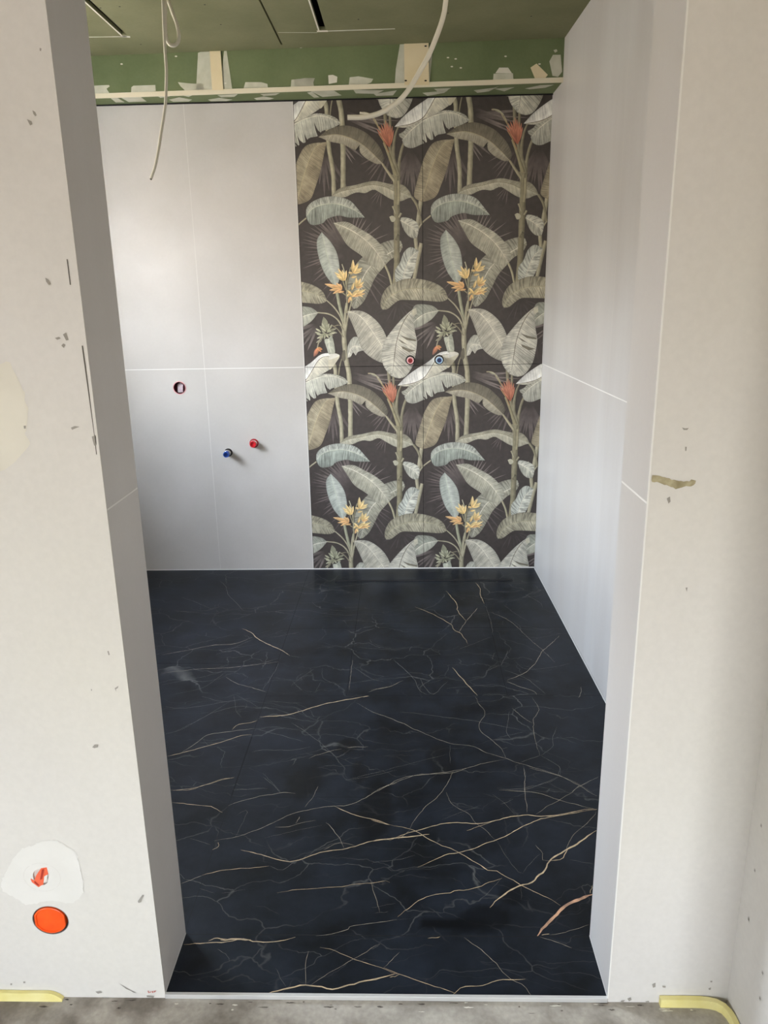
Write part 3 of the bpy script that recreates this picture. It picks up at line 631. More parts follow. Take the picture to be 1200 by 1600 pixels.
# scuffs
for L, f in (([(205,690),(222,700),(232,722),(222,728),(210,712)], c9), ([(170,745),(200,760),(205,778),(190,785)], c9), ([(250,300),(262,305),(258,322),(250,318)], c9),
          ([(285,135),(305,148),(320,175),(308,182),(290,160)], c10), ([(345,512),(370,505),(382,515),(360,524)], c10), ([(395,490),(415,478),(430,525),(415,528)], c10), ([(385,560),(398,546),(412,555),(400,574)], c10),
          ([(445,1072),(468,1062),(500,1066),(470,1078),(452,1086)], c10), ([(150,1060),(164,1060),(162,1078),(152,1078)], c10), ([(575,1128),(600,1120),(605,1180),(590,1185)], c10),
          ([(672,468),(680,466),(688,490),(680,494)], c11), ([(718,700),(742,684),(738,698),(726,706),(728,722)], c11), ([(578,1068),(592,1052),(616,1052),(612,1068),(590,1074)], c11), ([(570,706),(576,704),(576,716),(570,714)], c11),
          ([(808,478),(820,462),(836,440),(846,442),(834,466),(828,484),(812,488)], c3), ([(765,1000),(790,1010),(800,1016),(780,1012)], c3), ([(560,1008),(590,1005),(600,1014),(575,1020)], c3),
          ([(600,1040),(650,1044),(655,1056),(610,1050)], c3), ([(860,1030),(905,1034),(900,1044),(862,1040)], c3), ([(700,960),(740,985),(785,1010),(740,992)], c3), ([(62,960),(72,960),(72,970),(62,970)], c3), ([(138,948),(150,948),(150,958),(138,958)], c3)):
    patch_mb(b, f(L), Y0, .0012, 2)
# red pencil scribble by the threshold
for L in ([(866,1002),(872,1002),(876,1016),(870,1016)], [(876,1012),(886,1006),(888,1010),(878,1016)], [(890,1006),(898,1003),(900,1014),(893,1016)], [(902,1004),(916,1001),(914,1006),(906,1014)]):
    patch_mb(b, c3(L), Y0, .0012, 3)
# ragged crack along the tile edge
for L, f in (([(418,20),(424,20),(445,180),(438,180)], c10), ([(512,560),(520,560),(596,1110),(588,1110)], c10), ([(588,1110),(600,1112),(612,1240),(602,1240)], c10)): patch_mb(b, f(L), Y0, .0011, 4)
structure(b.build('wall_hall_left', [m_plaster, m_filler_cream, m_scuff, m_red_ink, m_crack, m_filler]))

b = MB()
b.box(DR+0.0, 0.95, Y0, Y1, ZW, HZ, 0)
k1 = lambda L: [(820+x*380/1200, 500+y*380/1200) for x, y in L]
k2 = lambda L: [(880+x*.3125, 900+y*.3125) for x, y in L]
k3 = lambda L: [(880+x*320/1200, 1300+y*320/1200) for x, y in L]
patch_mb(b, k1([(628,765),(670,770),(740,790),(800,795),(835,786),(842,800),(825,818),(790,822),(745,830),(700,815),(650,800),(625,798)]), Y0, .0012, 2, .003, 40)
for L in ([(775,530),(790,534),(808,532),(800,542),(782,542)], [(700,880),(715,870),(718,895),(708,905)], [(792,1320),(802,1318),(798,1340)], [(790,625),(798,625),(796,645),(790,645)]): patch_mb(b, k1(L), Y0, .0012, 1)
for L in ([(375,975),(395,965),(400,980),(385,990)], [(340,985),(362,982),(350,995),(330,1000)], [(480,990),(500,986),(505,996),(490,1000)], [(580,898),(600,900),(598,910),(582,908)], [(520,890),(540,880),(540,905),(525,910)], [(850,912),(865,908),(862,922),(852,922)], [(860,870),(872,868),(872,878),(862,878)]): patch_mb(b, k3(L), Y0, .0012, 1)
structure(b.build('wall_hall_right', [m_plaster, m_scuff, m_scuff_brown]))

# tiled reveals with their joints
b = MB(); tt = 0.0
b.box(DL-0.0015, DL+0.0003, Y0+0.001, Y1+0.004, 0, HZ-0.3, 0)
b.box(DL-0.0040, DL+0.0012, Y0-0.0012, Y0+0.001, 0, HZ-0.3, 2)
b.poly([(DL+.001, Y0+.002, 1.0805), (DL+.001, Y1, 1.0805), (DL+.001, Y1, 1.0835), (DL+.001, Y0+.002, 1.0835)], 1)
b.poly([(DL+.0012, Y0+.002, 0.0), (DL+.0012, Y1+.002, 0.0), (DL+.0012, Y1+.002, 0.004), (DL+.0012, Y0+.002, 0.004)], 1)
structure(b.build('trim_1', [m_tile_streak, m_grout, m_plaster]))
b = MB()
b.box(DR-0.0003, DR+0.004, Y0+0.001, Y1+0.004, 0, HZ-0.3, 0)
b.poly([(DR-.001, Y0+.002, 1.0835), (DR-.001, Y1, 1.0835), (DR-.001, Y1, 1.0875), (DR-.001, Y0+.002, 1.0875)], 1)
b.poly([(DR-.0012, Y0+.002, 0.0), (DR-.0012, Y1+.002, 0.0), (DR-.0012, Y1+.002, 0.005), (DR-.0012, Y0+.002, 0.005)], 1)
structure(b.build('trim_2', [m_tile_streak, m_grout]))
b = MB(); b.box(DR-0.0012, DR+0.0012, Y0-0.0012, Y0+0.0015, 0.0, HZ-0.3); structure(b.build('trim_3', m_white_trim))
b = MB(); b.box(DL, DR, Y0, Y1, 2.08, HZ); structure(b.build('wall_header', m_plaster))

# side wall of the outer room, far walls and ceiling of the outer room, its windows
b = MB(); b.box(XS, XS+0.12, HY0, Y0, HF, HZ, 0); b.box(XS-0.15, XS, 0.45, 0.72, HF, HZ, 0)  # second box: unseen projection added to cast soft shade on the right plaster
for (u, v) in ((1186,1078),(1170,1436),(1128,1500),(1192,1520),(1180,1360),(1190,1290),(1188,1560)):
    p = ray_at(u, v, 0, XS); s_ = 0.0022
    b.poly([(XS-.001, p.y-s_, p.z-s_*1.6), (XS-.001, p.y+s_, p.z-s_), (XS-.001, p.y+s_*.8, p.z+s_*2), (XS-.001, p.y-s_*1.2, p.z+s_)], 1)
structure(b.build('wall_hall_side', [m_plaster, m_scuff]))
HW = (-0.90, 0.30, 0.98, 2.52)     # window in the wall behind the camera
b = MB(); T2 = 0.25
b.box(HX0-.1, HW[0], HY0-T2, HY0, HF, HZ); b.box(HW[1], XS+.12, HY0-T2, HY0, HF, HZ)
b.box(HW[0], HW[1], HY0-T2, HY0, HF, HW[2]); b.box(HW[0], HW[1], HY0-T2, HY0, HW[3], HZ)
structure(b.build('wall_hall_back', m_wall_grey))
window('window_2', 1, HY0-T2+0.05, HW[0], HW[1], HW[2], HW[3], 2)
portal('hall_daylight_portal', ((HW[0]+HW[1])/2, HY0-T2-.01, (HW[2]+HW[3])/2), HW[1]-HW[0], HW[3]-HW[2], (0, 1, 0))
LW = (-1.5, -0.6, 0.9, 2.2)
b = MB()
b.box(HX0-T2, HX0, HY0, LW[0], HF, HZ); b.box(HX0-T2, HX0, LW[1], Y0, HF, HZ)
b.box(HX0-T2, HX0, LW[0], LW[1], HF, LW[2]); b.box(HX0-T2, HX0, LW[0], LW[1], LW[3], HZ)
structure(b.build('wall_hall_far', m_wall_grey))
window('window_3', 0, HX0-T2+0.05, LW[0], LW[1], LW[2], LW[3], 2)
portal('hall_side_daylight_portal', (HX0-T2-.01, (LW[0]+LW[1])/2, (LW[2]+LW[3])/2), LW[1]-LW[0], LW[3]-LW[2], (1, 0, 0))
b = MB(); b.box(HX0-T2, XS+.12, HY0-T2, Y0+.16, HZ, HZ+.1); structure(b.build('ceiling_hall', m_plaster))
b = MB(); b.box(XL-.4, .95, Y1-.02, B+.1, ZC+.11, ZC+.2); b.box(XL-.4, .95, B+.08, B+.2, -.1, ZC+.2); b.box(.70, .95, Y1, B+.1, -.1, ZC+.2)
b.box(XL-.3, .7, Y1-.1, B+.1, -.1, -.03); structure(b.build('wall_shell', m_plaster))

# ------------------------------------------------------------------ aluminium threshold
b = MB(); b.box(DL+0.001, DR-0.001, Y0-0.0025, Y0+0.005, -0.0095, 0.0012)
o = b.build('threshold_profile', m_metal, bevel=0.0006)
tag(o, 'thin brushed aluminium edge profile along the front of the black floor in the doorway', 'threshold')

# ------------------------------------------------------------------ linear shower drain
dr = empty('shower_drain', (-0.005, 3.745, 0)); tag(dr, 'narrow linear shower drain slot in the black floor under the leafy wall', 'drain')
b = MB(); b.box(-0.468, 0.458, 3.735, 3.752, -0.002, 0.0016); b.build('slot', m_dark, dr)
b = MB(); b.box(-0.468, 0.458, 3.7315, 3.735, -0.002, 0.0026); b.box(-0.468, 0.458, 3.752, 3.755, -0.002, 0.0026); b.build('frame', mat('dark_steel', rgb(40, 42, 46), 0.35, 0.7), dr)

#@@MURAL
# ------------------------------------------------------------------ botanical mural: four printed tiles
K = {1: (440, 130), 2: (640, 130), 3: (440, 390), 4: (640, 390)}
def wp(c, x, y):
    ox, oy = K[c]; p = ray_at(ox+x/5, oy+y/5, 1, B); return Vector((p.x, 0, p.z))
ELEM = []      # each: list of quads [(x,z)*n], colours, uvs
def col_mul(c, k): return (c[0]*k, c[1]*k, c[2]*k)
def pale(c, k=1.10, d=0.46):
    g_ = sum(c)/3; return tuple(min(248, (v+(g_-v)*d)*k) for v in c)
def leaf(c, A, Mi, Bd, cA, cB, rib=0.45, freq=150, N=30, mid=(226, 220, 200), midw=0.0034, shade=0.30):
    freq *= 1.45; rib *= .85
    a = resample(catmull([wp(c, *p) for p in A], 6), N); m = resample(catmull([wp(c, *p) for p in Mi], 6), N); d = resample(catmull([wp(c, *p) for p in Bd], 6), N)
    cA = pale(cA); cB = pale(cB); cA = [lin(v) for v in cA]; cB = [lin(v) for v in cB]; W = 5; faces = []
    L = [0]
    for i in range(N): L.append(L[-1]+(m[i+1]-m[i]).length)
    def pt(i, j):                          # j -W..W
        e = a if j < 0 else d; t = abs(j)/W
        return m[i].lerp(e[i], t)
    def colr(i, j, side):
        base = cA if side < 0 else cB; t = abs(j)/W; u = i/N
        k = 1.0 + shade*(0.5-abs(u-0.5)*1.2)+ (0.16 if t < 0.3 else (-0.22 if t > 0.9 else 0.06-0.12*t)) + 0.34*noise.noise(Vector((m[i].x*16+side*3, m[i].z*14, 3)))
        return (base[0]*k, base[1]*k, base[2]*k, rib)
    for i in range(N):
        for j in range(-W, W):
            s = -1 if j < 0 else 1
            P = [pt(i, j), pt(i, j+1), pt(i+1, j+1), pt(i+1, j)]
            C = [colr(i, j, s), colr(i, j+1, s), colr(i+1, j+1, s), colr(i+1, j, s)]
            U = [(L[i]*freq, j/W*3), (L[i]*freq, (j+1)/W*3), (L[i+1]*freq, (j+1)/W*3), (L[i+1]*freq, j/W*3)]
            faces.append((P, C, U))
    ELEM.append(faces)
    if midw: stroke(m, midw, mid, taper=True, side=0)
def stroke(P, w, c, taper=False, side=1, w2=None):
    """P in wall coordinates; side=1 gives a stem with a pale and a dark flank (as painted)"""
    P = resample(P, max(4, int(sum((P[i+1]-P[i]).length for i in range(len(P)-1))/0.008))); n_ = len(P)-1; base = [lin(v) for v in c]; faces = []; J = 4 if side else 1; base = [lin(v) for v in pale(c, 1.0, .2)]
    rows = []
    for i, p in enumerate(P):
        d = (P[min(i+1, n_)]-P[max(i-1, 0)]).normalized(); nn = Vector((-d.z, 0, d.x))
        if nn.x > 0: nn = -nn
        ww = w if w2 is None else w+(w2-w)*i/n_
        if taper: ww *= min(1, (1-i/n_)*3+0.12)*(min(1, i/n_*4+0.3))
        ww *= 1+0.12*noise.noise(Vector((i*.3, p.x*9, p.z*9)))
        rows.append([p+nn*ww*(0.5-j/J) for j in range(J+1)])
    for i in range(n_):
        for j in range(J):
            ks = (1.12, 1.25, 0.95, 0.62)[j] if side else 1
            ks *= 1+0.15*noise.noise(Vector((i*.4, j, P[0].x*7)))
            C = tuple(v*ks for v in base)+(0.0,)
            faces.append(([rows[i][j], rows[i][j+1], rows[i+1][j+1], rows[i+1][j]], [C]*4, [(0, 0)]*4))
    ELEM.append(faces)
def stem(c, pts, w, col=(150, 142, 112), w2=None, side=1):
    stroke(catmull([wp(c, *p) for p in pts], 6), w/5/F*3.95*1.0, col, side=side, w2=None if w2 is None else w2/5/F*3.95)
def blob(c, pts, col, smooth=True, rib=0.0):
    Q = [wp(c, *p) for p in pts]
    if smooth: Q = catmull(Q+[Q[0]], 4)[:-1]
    cc = sum(Q, Vector())/len(Q); base = tuple(lin(v) for v in col)
    bmx = bmesh.new(); vv = [bmx.verts.new(q) for q in Q]; ee = [bmx.edges.new((vv[i], vv[(i+1) % len(vv)])) for i in range(len(vv))]
    bmesh.ops.triangle_fill(bmx, edges=ee, use_beauty=True, normal=(0, -1, 0))
    ELEM.append([([v.co.copy() for v in f.verts], [base+(rib,)]*len(f.verts), [(0, 0)]*len(f.verts)) for f in bmx.faces]); bmx.free()
def blade(c, x0, y0, x1, y1, w, col, tip=None):
    """tapered blade from (x0,y0) to (x1,y1) in crop units; fades towards the root"""
    p, q = Vector((x0, y0)), Vector((x1, y1)); d = (q-p); nn = Vector((-d.y, d.x)).normalized()*w/2; N = 5; base = [lin(v) for v in col]; bg = [lin(v) for v in BG]
    tip = [lin(v) for v in (tip or col)]; rows = []
    for i in range(N+1):
        t = i/N; ww = sin(pi*(0.12+0.88*t)**0.8)**0.7 if t < 1 else 0.0
        k = p+d*t; rows.append((k+nn*ww, k-nn*ww, t))
    F_ = []
    for i in range(N):
        def cc(t): 
            m_ = min(1, t*1.8); return tuple(bg[k]+(base[k]+(tip[k]-base[k])*t-bg[k])*m_ for k in range(3))+(0.0,)
        a1, b1, t1 = rows[i]; a2, b2, t2 = rows[i+1]
        F_.append(([wp(c, *a1), wp(c, *b1), wp(c, *b2), wp(c, *a2)], [cc(t1), cc(t1), cc(t2), cc(t2)], [(0, 0)]*4))
    ELEM.append(F_)
def petal(c, x0, y0, x1, y1, w, col, tipc):
    p, q = Vector((x0, y0)), Vector((x1, y1)); d = q-p; nn = Vector((-d.y, d.x)).normalized()*w/2; N = 6; A = [lin(v) for v in col]; T_ = [lin(v) for v in tipc]; F_ = []; rows = []
    for i in range(N+1):
        t = i/N; ww = (sin(pi*t**0.8)**0.8 if 0 < t < 1 else 0.05)+0.08; rows.append((p+d*t+nn*ww, p+d*t, p+d*t-nn*ww, t))
    for i in range(N):
        a1, m1, b1, t1 = rows[i]; a2, m2, b2, t2 = rows[i+1]
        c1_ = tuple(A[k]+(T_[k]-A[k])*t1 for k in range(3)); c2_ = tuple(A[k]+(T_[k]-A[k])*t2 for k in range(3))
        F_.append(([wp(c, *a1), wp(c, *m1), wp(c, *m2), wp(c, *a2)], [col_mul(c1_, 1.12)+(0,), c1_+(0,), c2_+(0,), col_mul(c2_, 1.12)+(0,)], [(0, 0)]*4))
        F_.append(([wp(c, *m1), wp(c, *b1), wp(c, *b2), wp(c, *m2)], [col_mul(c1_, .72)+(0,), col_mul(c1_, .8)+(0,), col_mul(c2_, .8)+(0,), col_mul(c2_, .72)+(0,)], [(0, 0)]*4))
    ELEM.append(F_)
BG = (64, 57, 54); GH = (102, 92, 89); GH2 = (122, 112, 108)
def fan(c, cx_, cy_, a0, a1, n_, r0, r1, w, col=GH, seed=0):
    rnd = random.Random(seed)
    for i in range(n_):
        a_ = math.radians(a0+(a1-a0)*(i+rnd.uniform(-.3, .3))/max(n_-1, 1)); r = r1*rnd.uniform(.75, 1.05)
        k = rnd.uniform(.86, 1.08)
        blade(c, cx_+r0*cos(a_), cy_+r0*sin(a_), cx_+r*cos(a_), cy_+r*sin(a_), w*rnd.uniform(.7, 1.2), tuple(v*k for v in col))
# ghost palm fronds in the dark ground
fan(2, 480, 1290, 140, 262, 26, 40, 380, 20, seed=1); fan(2, 480, 1290, -78, -22, 9, 60, 340, 13, GH2, seed=2)
fan(2, 320, 470, 62, 118, 9, 60, 400, 24, seed=3); fan(2, 1010, 480, 64, 122, 12, 40, 400, 24, seed=4)
fan(2, 860, 480, 105, 150, 6, 60, 360, 15, seed=5); fan(2, 420, 380, 20, 62, 5, 60, 290, 16, GH2, seed=6)
fan(4, 520, 60, 30, 92, 9, 60, 400, 16, seed=7); fan(4, 520, 60, 95, 150, 6, 120, 420, 14, seed=8)
fan(4, 1010, 900, 205, 262, 7, 40, 330, 20, (84, 77, 75), seed=9); fan(4, 460, 980, -4, 24, 5, 20, 420, 16, GH2, seed=10)
fan(4, 230, 560, 115, 170, 6, 30, 260, 20, GH2, seed=11); fan(4, 860, 380, 20, 160, 9, 30, 200, 12, (80, 73, 71), seed=12)
fan(2, 640, 240, -5, 20, 4, -130, 220, 12, GH2, seed=13); fan(2, 770, 800, 100, 140, 4, 0, 160, 8, seed=14)
stemc = (168, 160, 130); stemd = (140, 132, 104)
# left pair of stems
stem(4, [(305, 820), (340, 900), (345, 1000), (350, 1180), (372, 1340), (372, 1500)], 30, stemc)
stem(4, [(440, 560), (424, 660), (432, 840), (450, 960), (452, 1180), (440, 1480)], 36, stemc)
stem(4, [(425, 780), (385, 880), (362, 1010)], 10, stemd)
# leaf behind, below the big pair, and behind the flowers
leaf(4, [(445,830),(450,740),(500,668),(560,690),(585,770)], [(445,830),(480,750),(530,740),(585,770)], [(445,830),(470,822),(490,790),(510,812),(530,785),(585,770)], (170,168,146), (182,178,156), .4, 150)
blob(4, [(395,840),(405,790),(425,770),(430,840),(412,860)], (104,98,84))
leaf(2, [(912,1240),(905,1215),(850,1203),(740,1237),(620,1320),(540,1400),(480,1510),(470,1640),(500,1740),(535,1742)], [(912,1240),(840,1290),(740,1350),(640,1430),(580,1530),(545,1640),(520,1740)],
     [(912,1240),(915,1262),(880,1320),(810,1365),(750,1430),(690,1500),(640,1600),(590,1690),(535,1742)], (156,152,126), (160,154,124), .5, 110, shade=.1)
# trunks on the right
stem(4, [(762, 930), (770, 1060), (800, 1240), (822, 1400)], 24, stemd); stem(4, [(800, 960), (798, 1080)], 18, stemd)
stem(2, [(882, 690), (885, 780), (880, 1000), (872, 1180), (862, 1400), (838, 1600)], 46, (138, 130, 100), 40)
stem(2, [(868, 1180), (885, 1190)], 44, (112, 105, 80))
stem(1, [(1090, 905), (1062, 1100), (1046, 1200), (1060, 1330)], 30, stemc, 26); stem(1, [(1092, 1250), (1060, 1400), (1030, 1560)], 28, stemc)
stem(1, [(1010, 1060), (1040, 1120), (1050, 1200)], 16, (170,162,130)); stem(1, [(1165, 1035), (1100, 1090), (1062, 1150)], 11, stemc)
stem(2, [(1003, 868), (1040, 930), (1058, 1000), (1070, 1080)], 17, stemd)
stem(2, [(850, 940), (862, 970), (872, 1000)], 14, (160,152,122)); stem(2, [(915, 995), (895, 1030)], 14, (160,152,122))
# petioles fanning from the crown of the red flower plant
stem(2, [(1110, 282), (1010, 362), (945, 480), (912, 620), (905, 770)], 15, stemd, 24)
stem(2, [(945, 268), (892, 390), (872, 540), (890, 640), (905, 720)], 10, stemd, 34)
stem(2, [(775, 595), (830, 680), (896, 775)], 13, (164,154,122), 26)
stem(2, [(800, 440), (838, 540), (862, 620), (888, 700)], 14, (150,140,104), 30)
stem(2, [(640,205),(700,215),(735,270),(772,335),(790,380)], 10, (165,150,118))
# golden leaf
leaf(2, [(85,925),(35,885),(52,790),(92,650),(112,585),(170,480),(240,447),(352,437)], [(88,925),(115,850),(150,730),(190,620),(235,520),(280,462),(352,437)],
     [(85,925),(120,925),(205,885),(250,785),(292,670),(330,520),(352,437)], (160,142,102), (152,132,92), .35, 190, mid=(190,172,130))
# pale torn leaf across the joint
leaf(2, [(-62,432),(-88,402),(-40,372),(8,300),(100,287),(210,235),(270,213),(350,218),(430,245),(468,290)], [(-50,440),(0,380),(100,300),(200,252),(330,232),(468,290)],
     [(-60,440),(-40,490),(20,508),(100,474),(128,466),(150,448),(185,440),(215,405),(285,390),(320,350),(400,330),(468,292)], (172,168,144), (176,174,152), .45, 130)
for L in ([(256,282),(268,345),(284,392),(318,372),(286,345)], [(120,385),(132,440),(138,476),(172,450),(142,425)], [(178,372),(184,420),(188,452),(208,432),(192,405)], [(96,436),(116,476),(134,472),(112,448)]): blob(2, L, BG, False)
# folded white leaf
leaf(4, [(-95,1062),(-30,995),(50,935),(150,872),(240,803),(345,795),(384,815)], [(-95,1062),(20,1045),(104,1008),(150,950),(205,862),(260,822),(384,815)],
     [(-95,1062),(0,1066),(106,1016),(180,990),(300,922),(345,872),(384,815)], (214,211,200), (192,184,156), .22, 120, mid=(112,100,84), midw=.0030)
blob(4, [(310,800),(345,795),(384,815),(350,870),(300,925),(290,860)], (205,198,176)); blob(4, [(308,802),(342,797),(382,815),(300,845)], (222,218,206))
# broad arching brown leaf
leaf(2, [(782,604),(800,560),(764,470),(705,400),(650,355),(560,315),(470,308),(370,340),(288,397)], [(782,604),(700,520),(620,450),(520,400),(420,378),(288,397)],
     [(782,604),(740,610),(665,572),(612,520),(606,470),(576,502),(480,456),(380,434),(288,397)], (112,101,76), (158,146,116), .30, 160, mid=(178,164,130))
for L in ([(575,502),(598,500),(612,458),(600,470)],): blob(2, L, (40, 34, 30), False)
# narrow arching leaf
leaf(2, [(370,862),(440,800),(560,775),(700,743),(800,758),(870,772),(935,772),(985,820),(1006,872)], [(370,862),(450,824),(560,800),(690,772),(800,790),(860,820),(930,832),(1006,872)],
     [(370,862),(470,872),(530,846),(580,832),(640,838),(705,810),(760,838),(840,886),(915,902),(970,880),(1006,872)], (150,142,110), (170,162,130), .28, 150, mid=(120,110,84), midw=.0018)
stem(2, [(892, 700), (884, 780), (880, 900)], 30, (138, 130, 100)); stem(2, [(905, 740), (902, 860), (893, 930)], 20, (160,150,116))
# blue-green leaf
leaf(2, [(165,1015),(172,955),(225,902),(330,866),(440,870),(520,900),(575,962),(626,1030)], [(168,1022),(208,968),(285,932),(385,920),(475,940),(560,980),(626,1030)],
     [(165,1022),(188,1075),(225,1090),(298,1072),(330,1040),(420,1015),(500,1030),(626,1030)], (166,170,152), (146,156,138), .62, 230, mid=(200,204,180))
# leaf with striped halves at right
leaf(2, [(905,1052),(918,1028),(975,1035),(1032,1065),(1048,1105),(1042,1155)], [(905,1052),(970,1090),(1042,1155)], [(905,1052),(932,1130),(975,1182),(1025,1192),(1042,1155)], (182,180,158), (176,174,150), .5, 90)
blob(2, [(820,1025),(845,1015),(868,1035),(858,1060),(835,1062)], (188,184,162)); 
leaf(2, [(888,1590),(848,1530),(850,1440),(888,1385),(925,1300),(980,1262),(1042,1292)], [(890,1590),(925,1450),(975,1345),(1042,1292)], [(890,1590),(945,1545),(1000,1440),(1022,1350),(1042,1292)], (178,182,164), (186,186,166), .6, 100)
# big diagonal leaf
stem(2, [(768, 1398), (800, 1480), (818, 1570)], 15, (172,164,130))
leaf(2, [(378,1072),(480,1063),(572,1110),(670,1170),(742,1242),(792,1340),(772,1404)], [(378,1072),(480,1112),(580,1172),(660,1242),(722,1322),(772,1404)],
     [(378,1072),(422,1150),(482,1250),(590,1332),(650,1402),(722,1426),(772,1404)], (176,170,140), (164,158,128), .42, 170)
# upright blue-green leaf
stem(4, [(368, 200), (395, 400), (428, 560)], 22, (160,160,130))
leaf(2, [(283,1145),(242,1212),(248,1330),(288,1460),(340,1540),(375,1575)], [(283,1145),(302,1250),(335,1400),(375,1575)], [(283,1145),(350,1222),(396,1312),(412,1430),(405,1520),(375,1575)], (154,162,146), (168,174,158), .25, 120, mid=(196,204,182))
# banana plant crown petioles
stem(4, [(300,380),(360,440),(408,520),(432,610)], 9, stemc, 14); stem(4, [(225,475),(320,490),(390,545),(428,640)], 9, stemc, 14)
stem(4, [(505,370),(480,440),(446,560)], 9, stemc, 13); stem(4, [(455,400),(442,480),(436,600)], 12, stemc, 24); stem(4, [(335,575),(380,610),(420,670)], 9, stemd); stem(4, [(340,585),(395,575),(420,610)], 7, stemd)
stem(4, [(470,480),(450,560),(436,620)], 11, stemc, 16)
# long ladder-striped leaf across the joint
leaf(4, [(-215,468),(-228,430),(-215,360),(-170,290),(-80,242),(0,226),(100,233),(200,262),(270,310),(302,382)], [(-205,468),(-180,390),(-90,330),(0,308),(110,305),(210,330),(302,382)],
     [(-215,468),(-175,466),(-130,430),(-80,396),(0,394),(110,398),(220,407),(270,402),(302,382)], (158,148,112), (164,154,118), .55, 95, mid=(182,172,136))
# shaded leaf behind
leaf(4, [(230,476),(170,436),(60,428),(25,460),(-5,540),(10,600)], [(230,476),(120,502),(50,550),(10,600)], [(230,476),(165,550),(65,608),(25,612),(10,600)], (140,142,120), (158,158,134), .3, 110)
# large pair
leaf(4, [(450,466),(490,560),(535,680),(560,760),(620,822),(690,862),(742,874)], [(450,466),(540,492),(605,560),(672,660),(722,752),(742,874)], [(450,466),(550,460),(625,490),(702,560),(752,652),(766,745),(742,874)], (180,172,146), (184,176,150), .40, 170)
leaf(4, [(1000,440),(955,465),(880,530),(800,620),(742,700),(714,800),(728,900),(782,975)], [(1000,440),(930,500),(872,600),(832,720),(810,850),(790,975)],
     [(1000,440),(1006,480),(978,520),(984,620),(997,700),(986,780),(962,880),(905,968),(850,992),(800,982)], (190,184,160), (186,180,156), .45, 150, mid=(120,112,92))
for L in ([(865,655),(920,672),(992,690),(985,702),(915,690)], [(870,738),(930,760),(985,776),(930,786),(880,760)], [(840,680),(880,700),(920,730),(880,715)]): blob(4, L, (120,114,98), False)
blob(4, [(972,452),(1001,440),(1006,486),(975,505),(968,480)], (196,191,170), False)
# banana bunch
leaf(4, [(300,680),(268,690),(285,760),(298,800),(318,800)], [(305,680),(305,740),(318,800)], [(300,680),(325,660),(340,700),(348,790),(318,800)], (176,178,150), (164,166,138), .3, 60)
blob(4, [(268,508),(255,550),(250,600),(275,620),(300,590),(300,550),(285,525)], (142,142,120))
rnd = random.Random(5)
for (x, y, a_) in [(225,640,200),(230,620,215),(240,650,190),(250,600,235),(265,590,250),(270,640,230),(290,600,270),(300,590,290),(320,590,300),(315,620,320),(335,610,345),(340,630,10),(310,650,20),(290,655,60),(275,660,110),(250,670,130),(235,670,160),(300,620,300),(270,615,220),(325,640,350),(260,650,170),(240,690,120),(225,700,150)]:
    L_ = rnd.uniform(34, 48); a_ = math.radians(a_); k = rnd.uniform(.85, 1.1)
    petal(4, x-cos(a_)*18, y-sin(a_)*18, x+cos(a_)*L_*.7, y+sin(a_)*L_*.7, 15, tuple(v*k for v in (150,150,122)), tuple(v*k for v in (196,194,168)))
stem(4, [(250,665),(225,705),(210,755)], 9, (160,150,124))
petal(4, 218,752,180,822,30,(196,128,96),(158,112,96)); petal(4, 222,750,192,800,18,(214,150,104),(196,128,96)); petal(4, 212,752,250,765,20,(220,170,110),(206,140,92)); petal(4, 215,756,240,785,16,(210,150,104),(196,130,92))
# yellow flowers
for p_ in ((455,300,500,120),(455,330,560,220),(455,350,590,300),(455,370,500,330),(452,340,400,290),(455,300,430,190)):
    stem(4, [(p_[0], p_[1]), ((p_[0]+p_[2])/2-4, (p_[1]+p_[3])/2), (p_[2], p_[3])], 9, (150,142,108))
stem(4, [(432,95),(445,140),(452,200)], 8, (190,182,150)); stem(4, [(455,200),(462,330),(455,480)], 12, (160,152,120))
Yc, Yt, Oc, Ot = (232,194,124), (250,226,168), (218,166,112), (242,202,144)
for (x0, y0, x1, y1, w, o_) in [(445,225,372,160,26,0),(445,225,400,130,26,0),(445,225,432,140,22,0),(445,225,465,145,24,0),(445,225,385,190,22,0),(440,220,425,165,20,0),
    (515,165,520,62,26,0),(515,165,560,90,26,0),(515,165,590,125,24,0),(515,165,585,150,22,0),(512,170,480,160,18,0),(515,165,545,115,20,0),(500,200,545,190,16,0),
    (420,288,290,252,30,1),(420,290,325,300,22,1),(425,292,350,328,20,1),(425,290,380,245,24,1),(420,290,410,250,18,1),(440,310,395,320,14,1),
    (535,280,540,200,22,0),(535,280,575,208,24,0),(535,280,598,235,24,0),(535,285,590,265,18,1),(500,300,520,240,18,0),
    (500,345,465,300,20,0),(500,345,560,290,24,0),(500,345,608,295,26,0),(500,350,605,325,20,1),(495,350,540,320,18,0),(490,350,470,400,20,1),(490,350,495,385,16,0),(560,330,585,355,14,0),(480,330,460,350,16,0)]:
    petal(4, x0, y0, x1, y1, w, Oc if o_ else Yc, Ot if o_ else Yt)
# red flower
Rc, Rt = (164,92,68), (212,142,116)
for (x1, y1, w) in ((752,338,16),(768,312,17),(786,300,17),(806,290,17),(822,268,15),(838,285,16),(856,300,16),(874,312,15),(882,345,14),(760,370,15),(795,345,16),(815,330,15),(850,350,15),(832,330,14)):
    petal(2, 842+random.uniform(-6, 6), 470+random.uniform(-10, 10), x1, y1, w*1.15, Rc, Rt)
petal(2, 765, 330, 735, 250, 12, (170,150,110), (186,178,150)); petal(2, 720, 232, 650, 200, 16, (190,186,160), (172,168,140)); stem(2, [(735,250),(722,232)], 8, (170,165,140))
stem(2, [(770,380),(800,430),(838,520)], 8, (168,130,84))

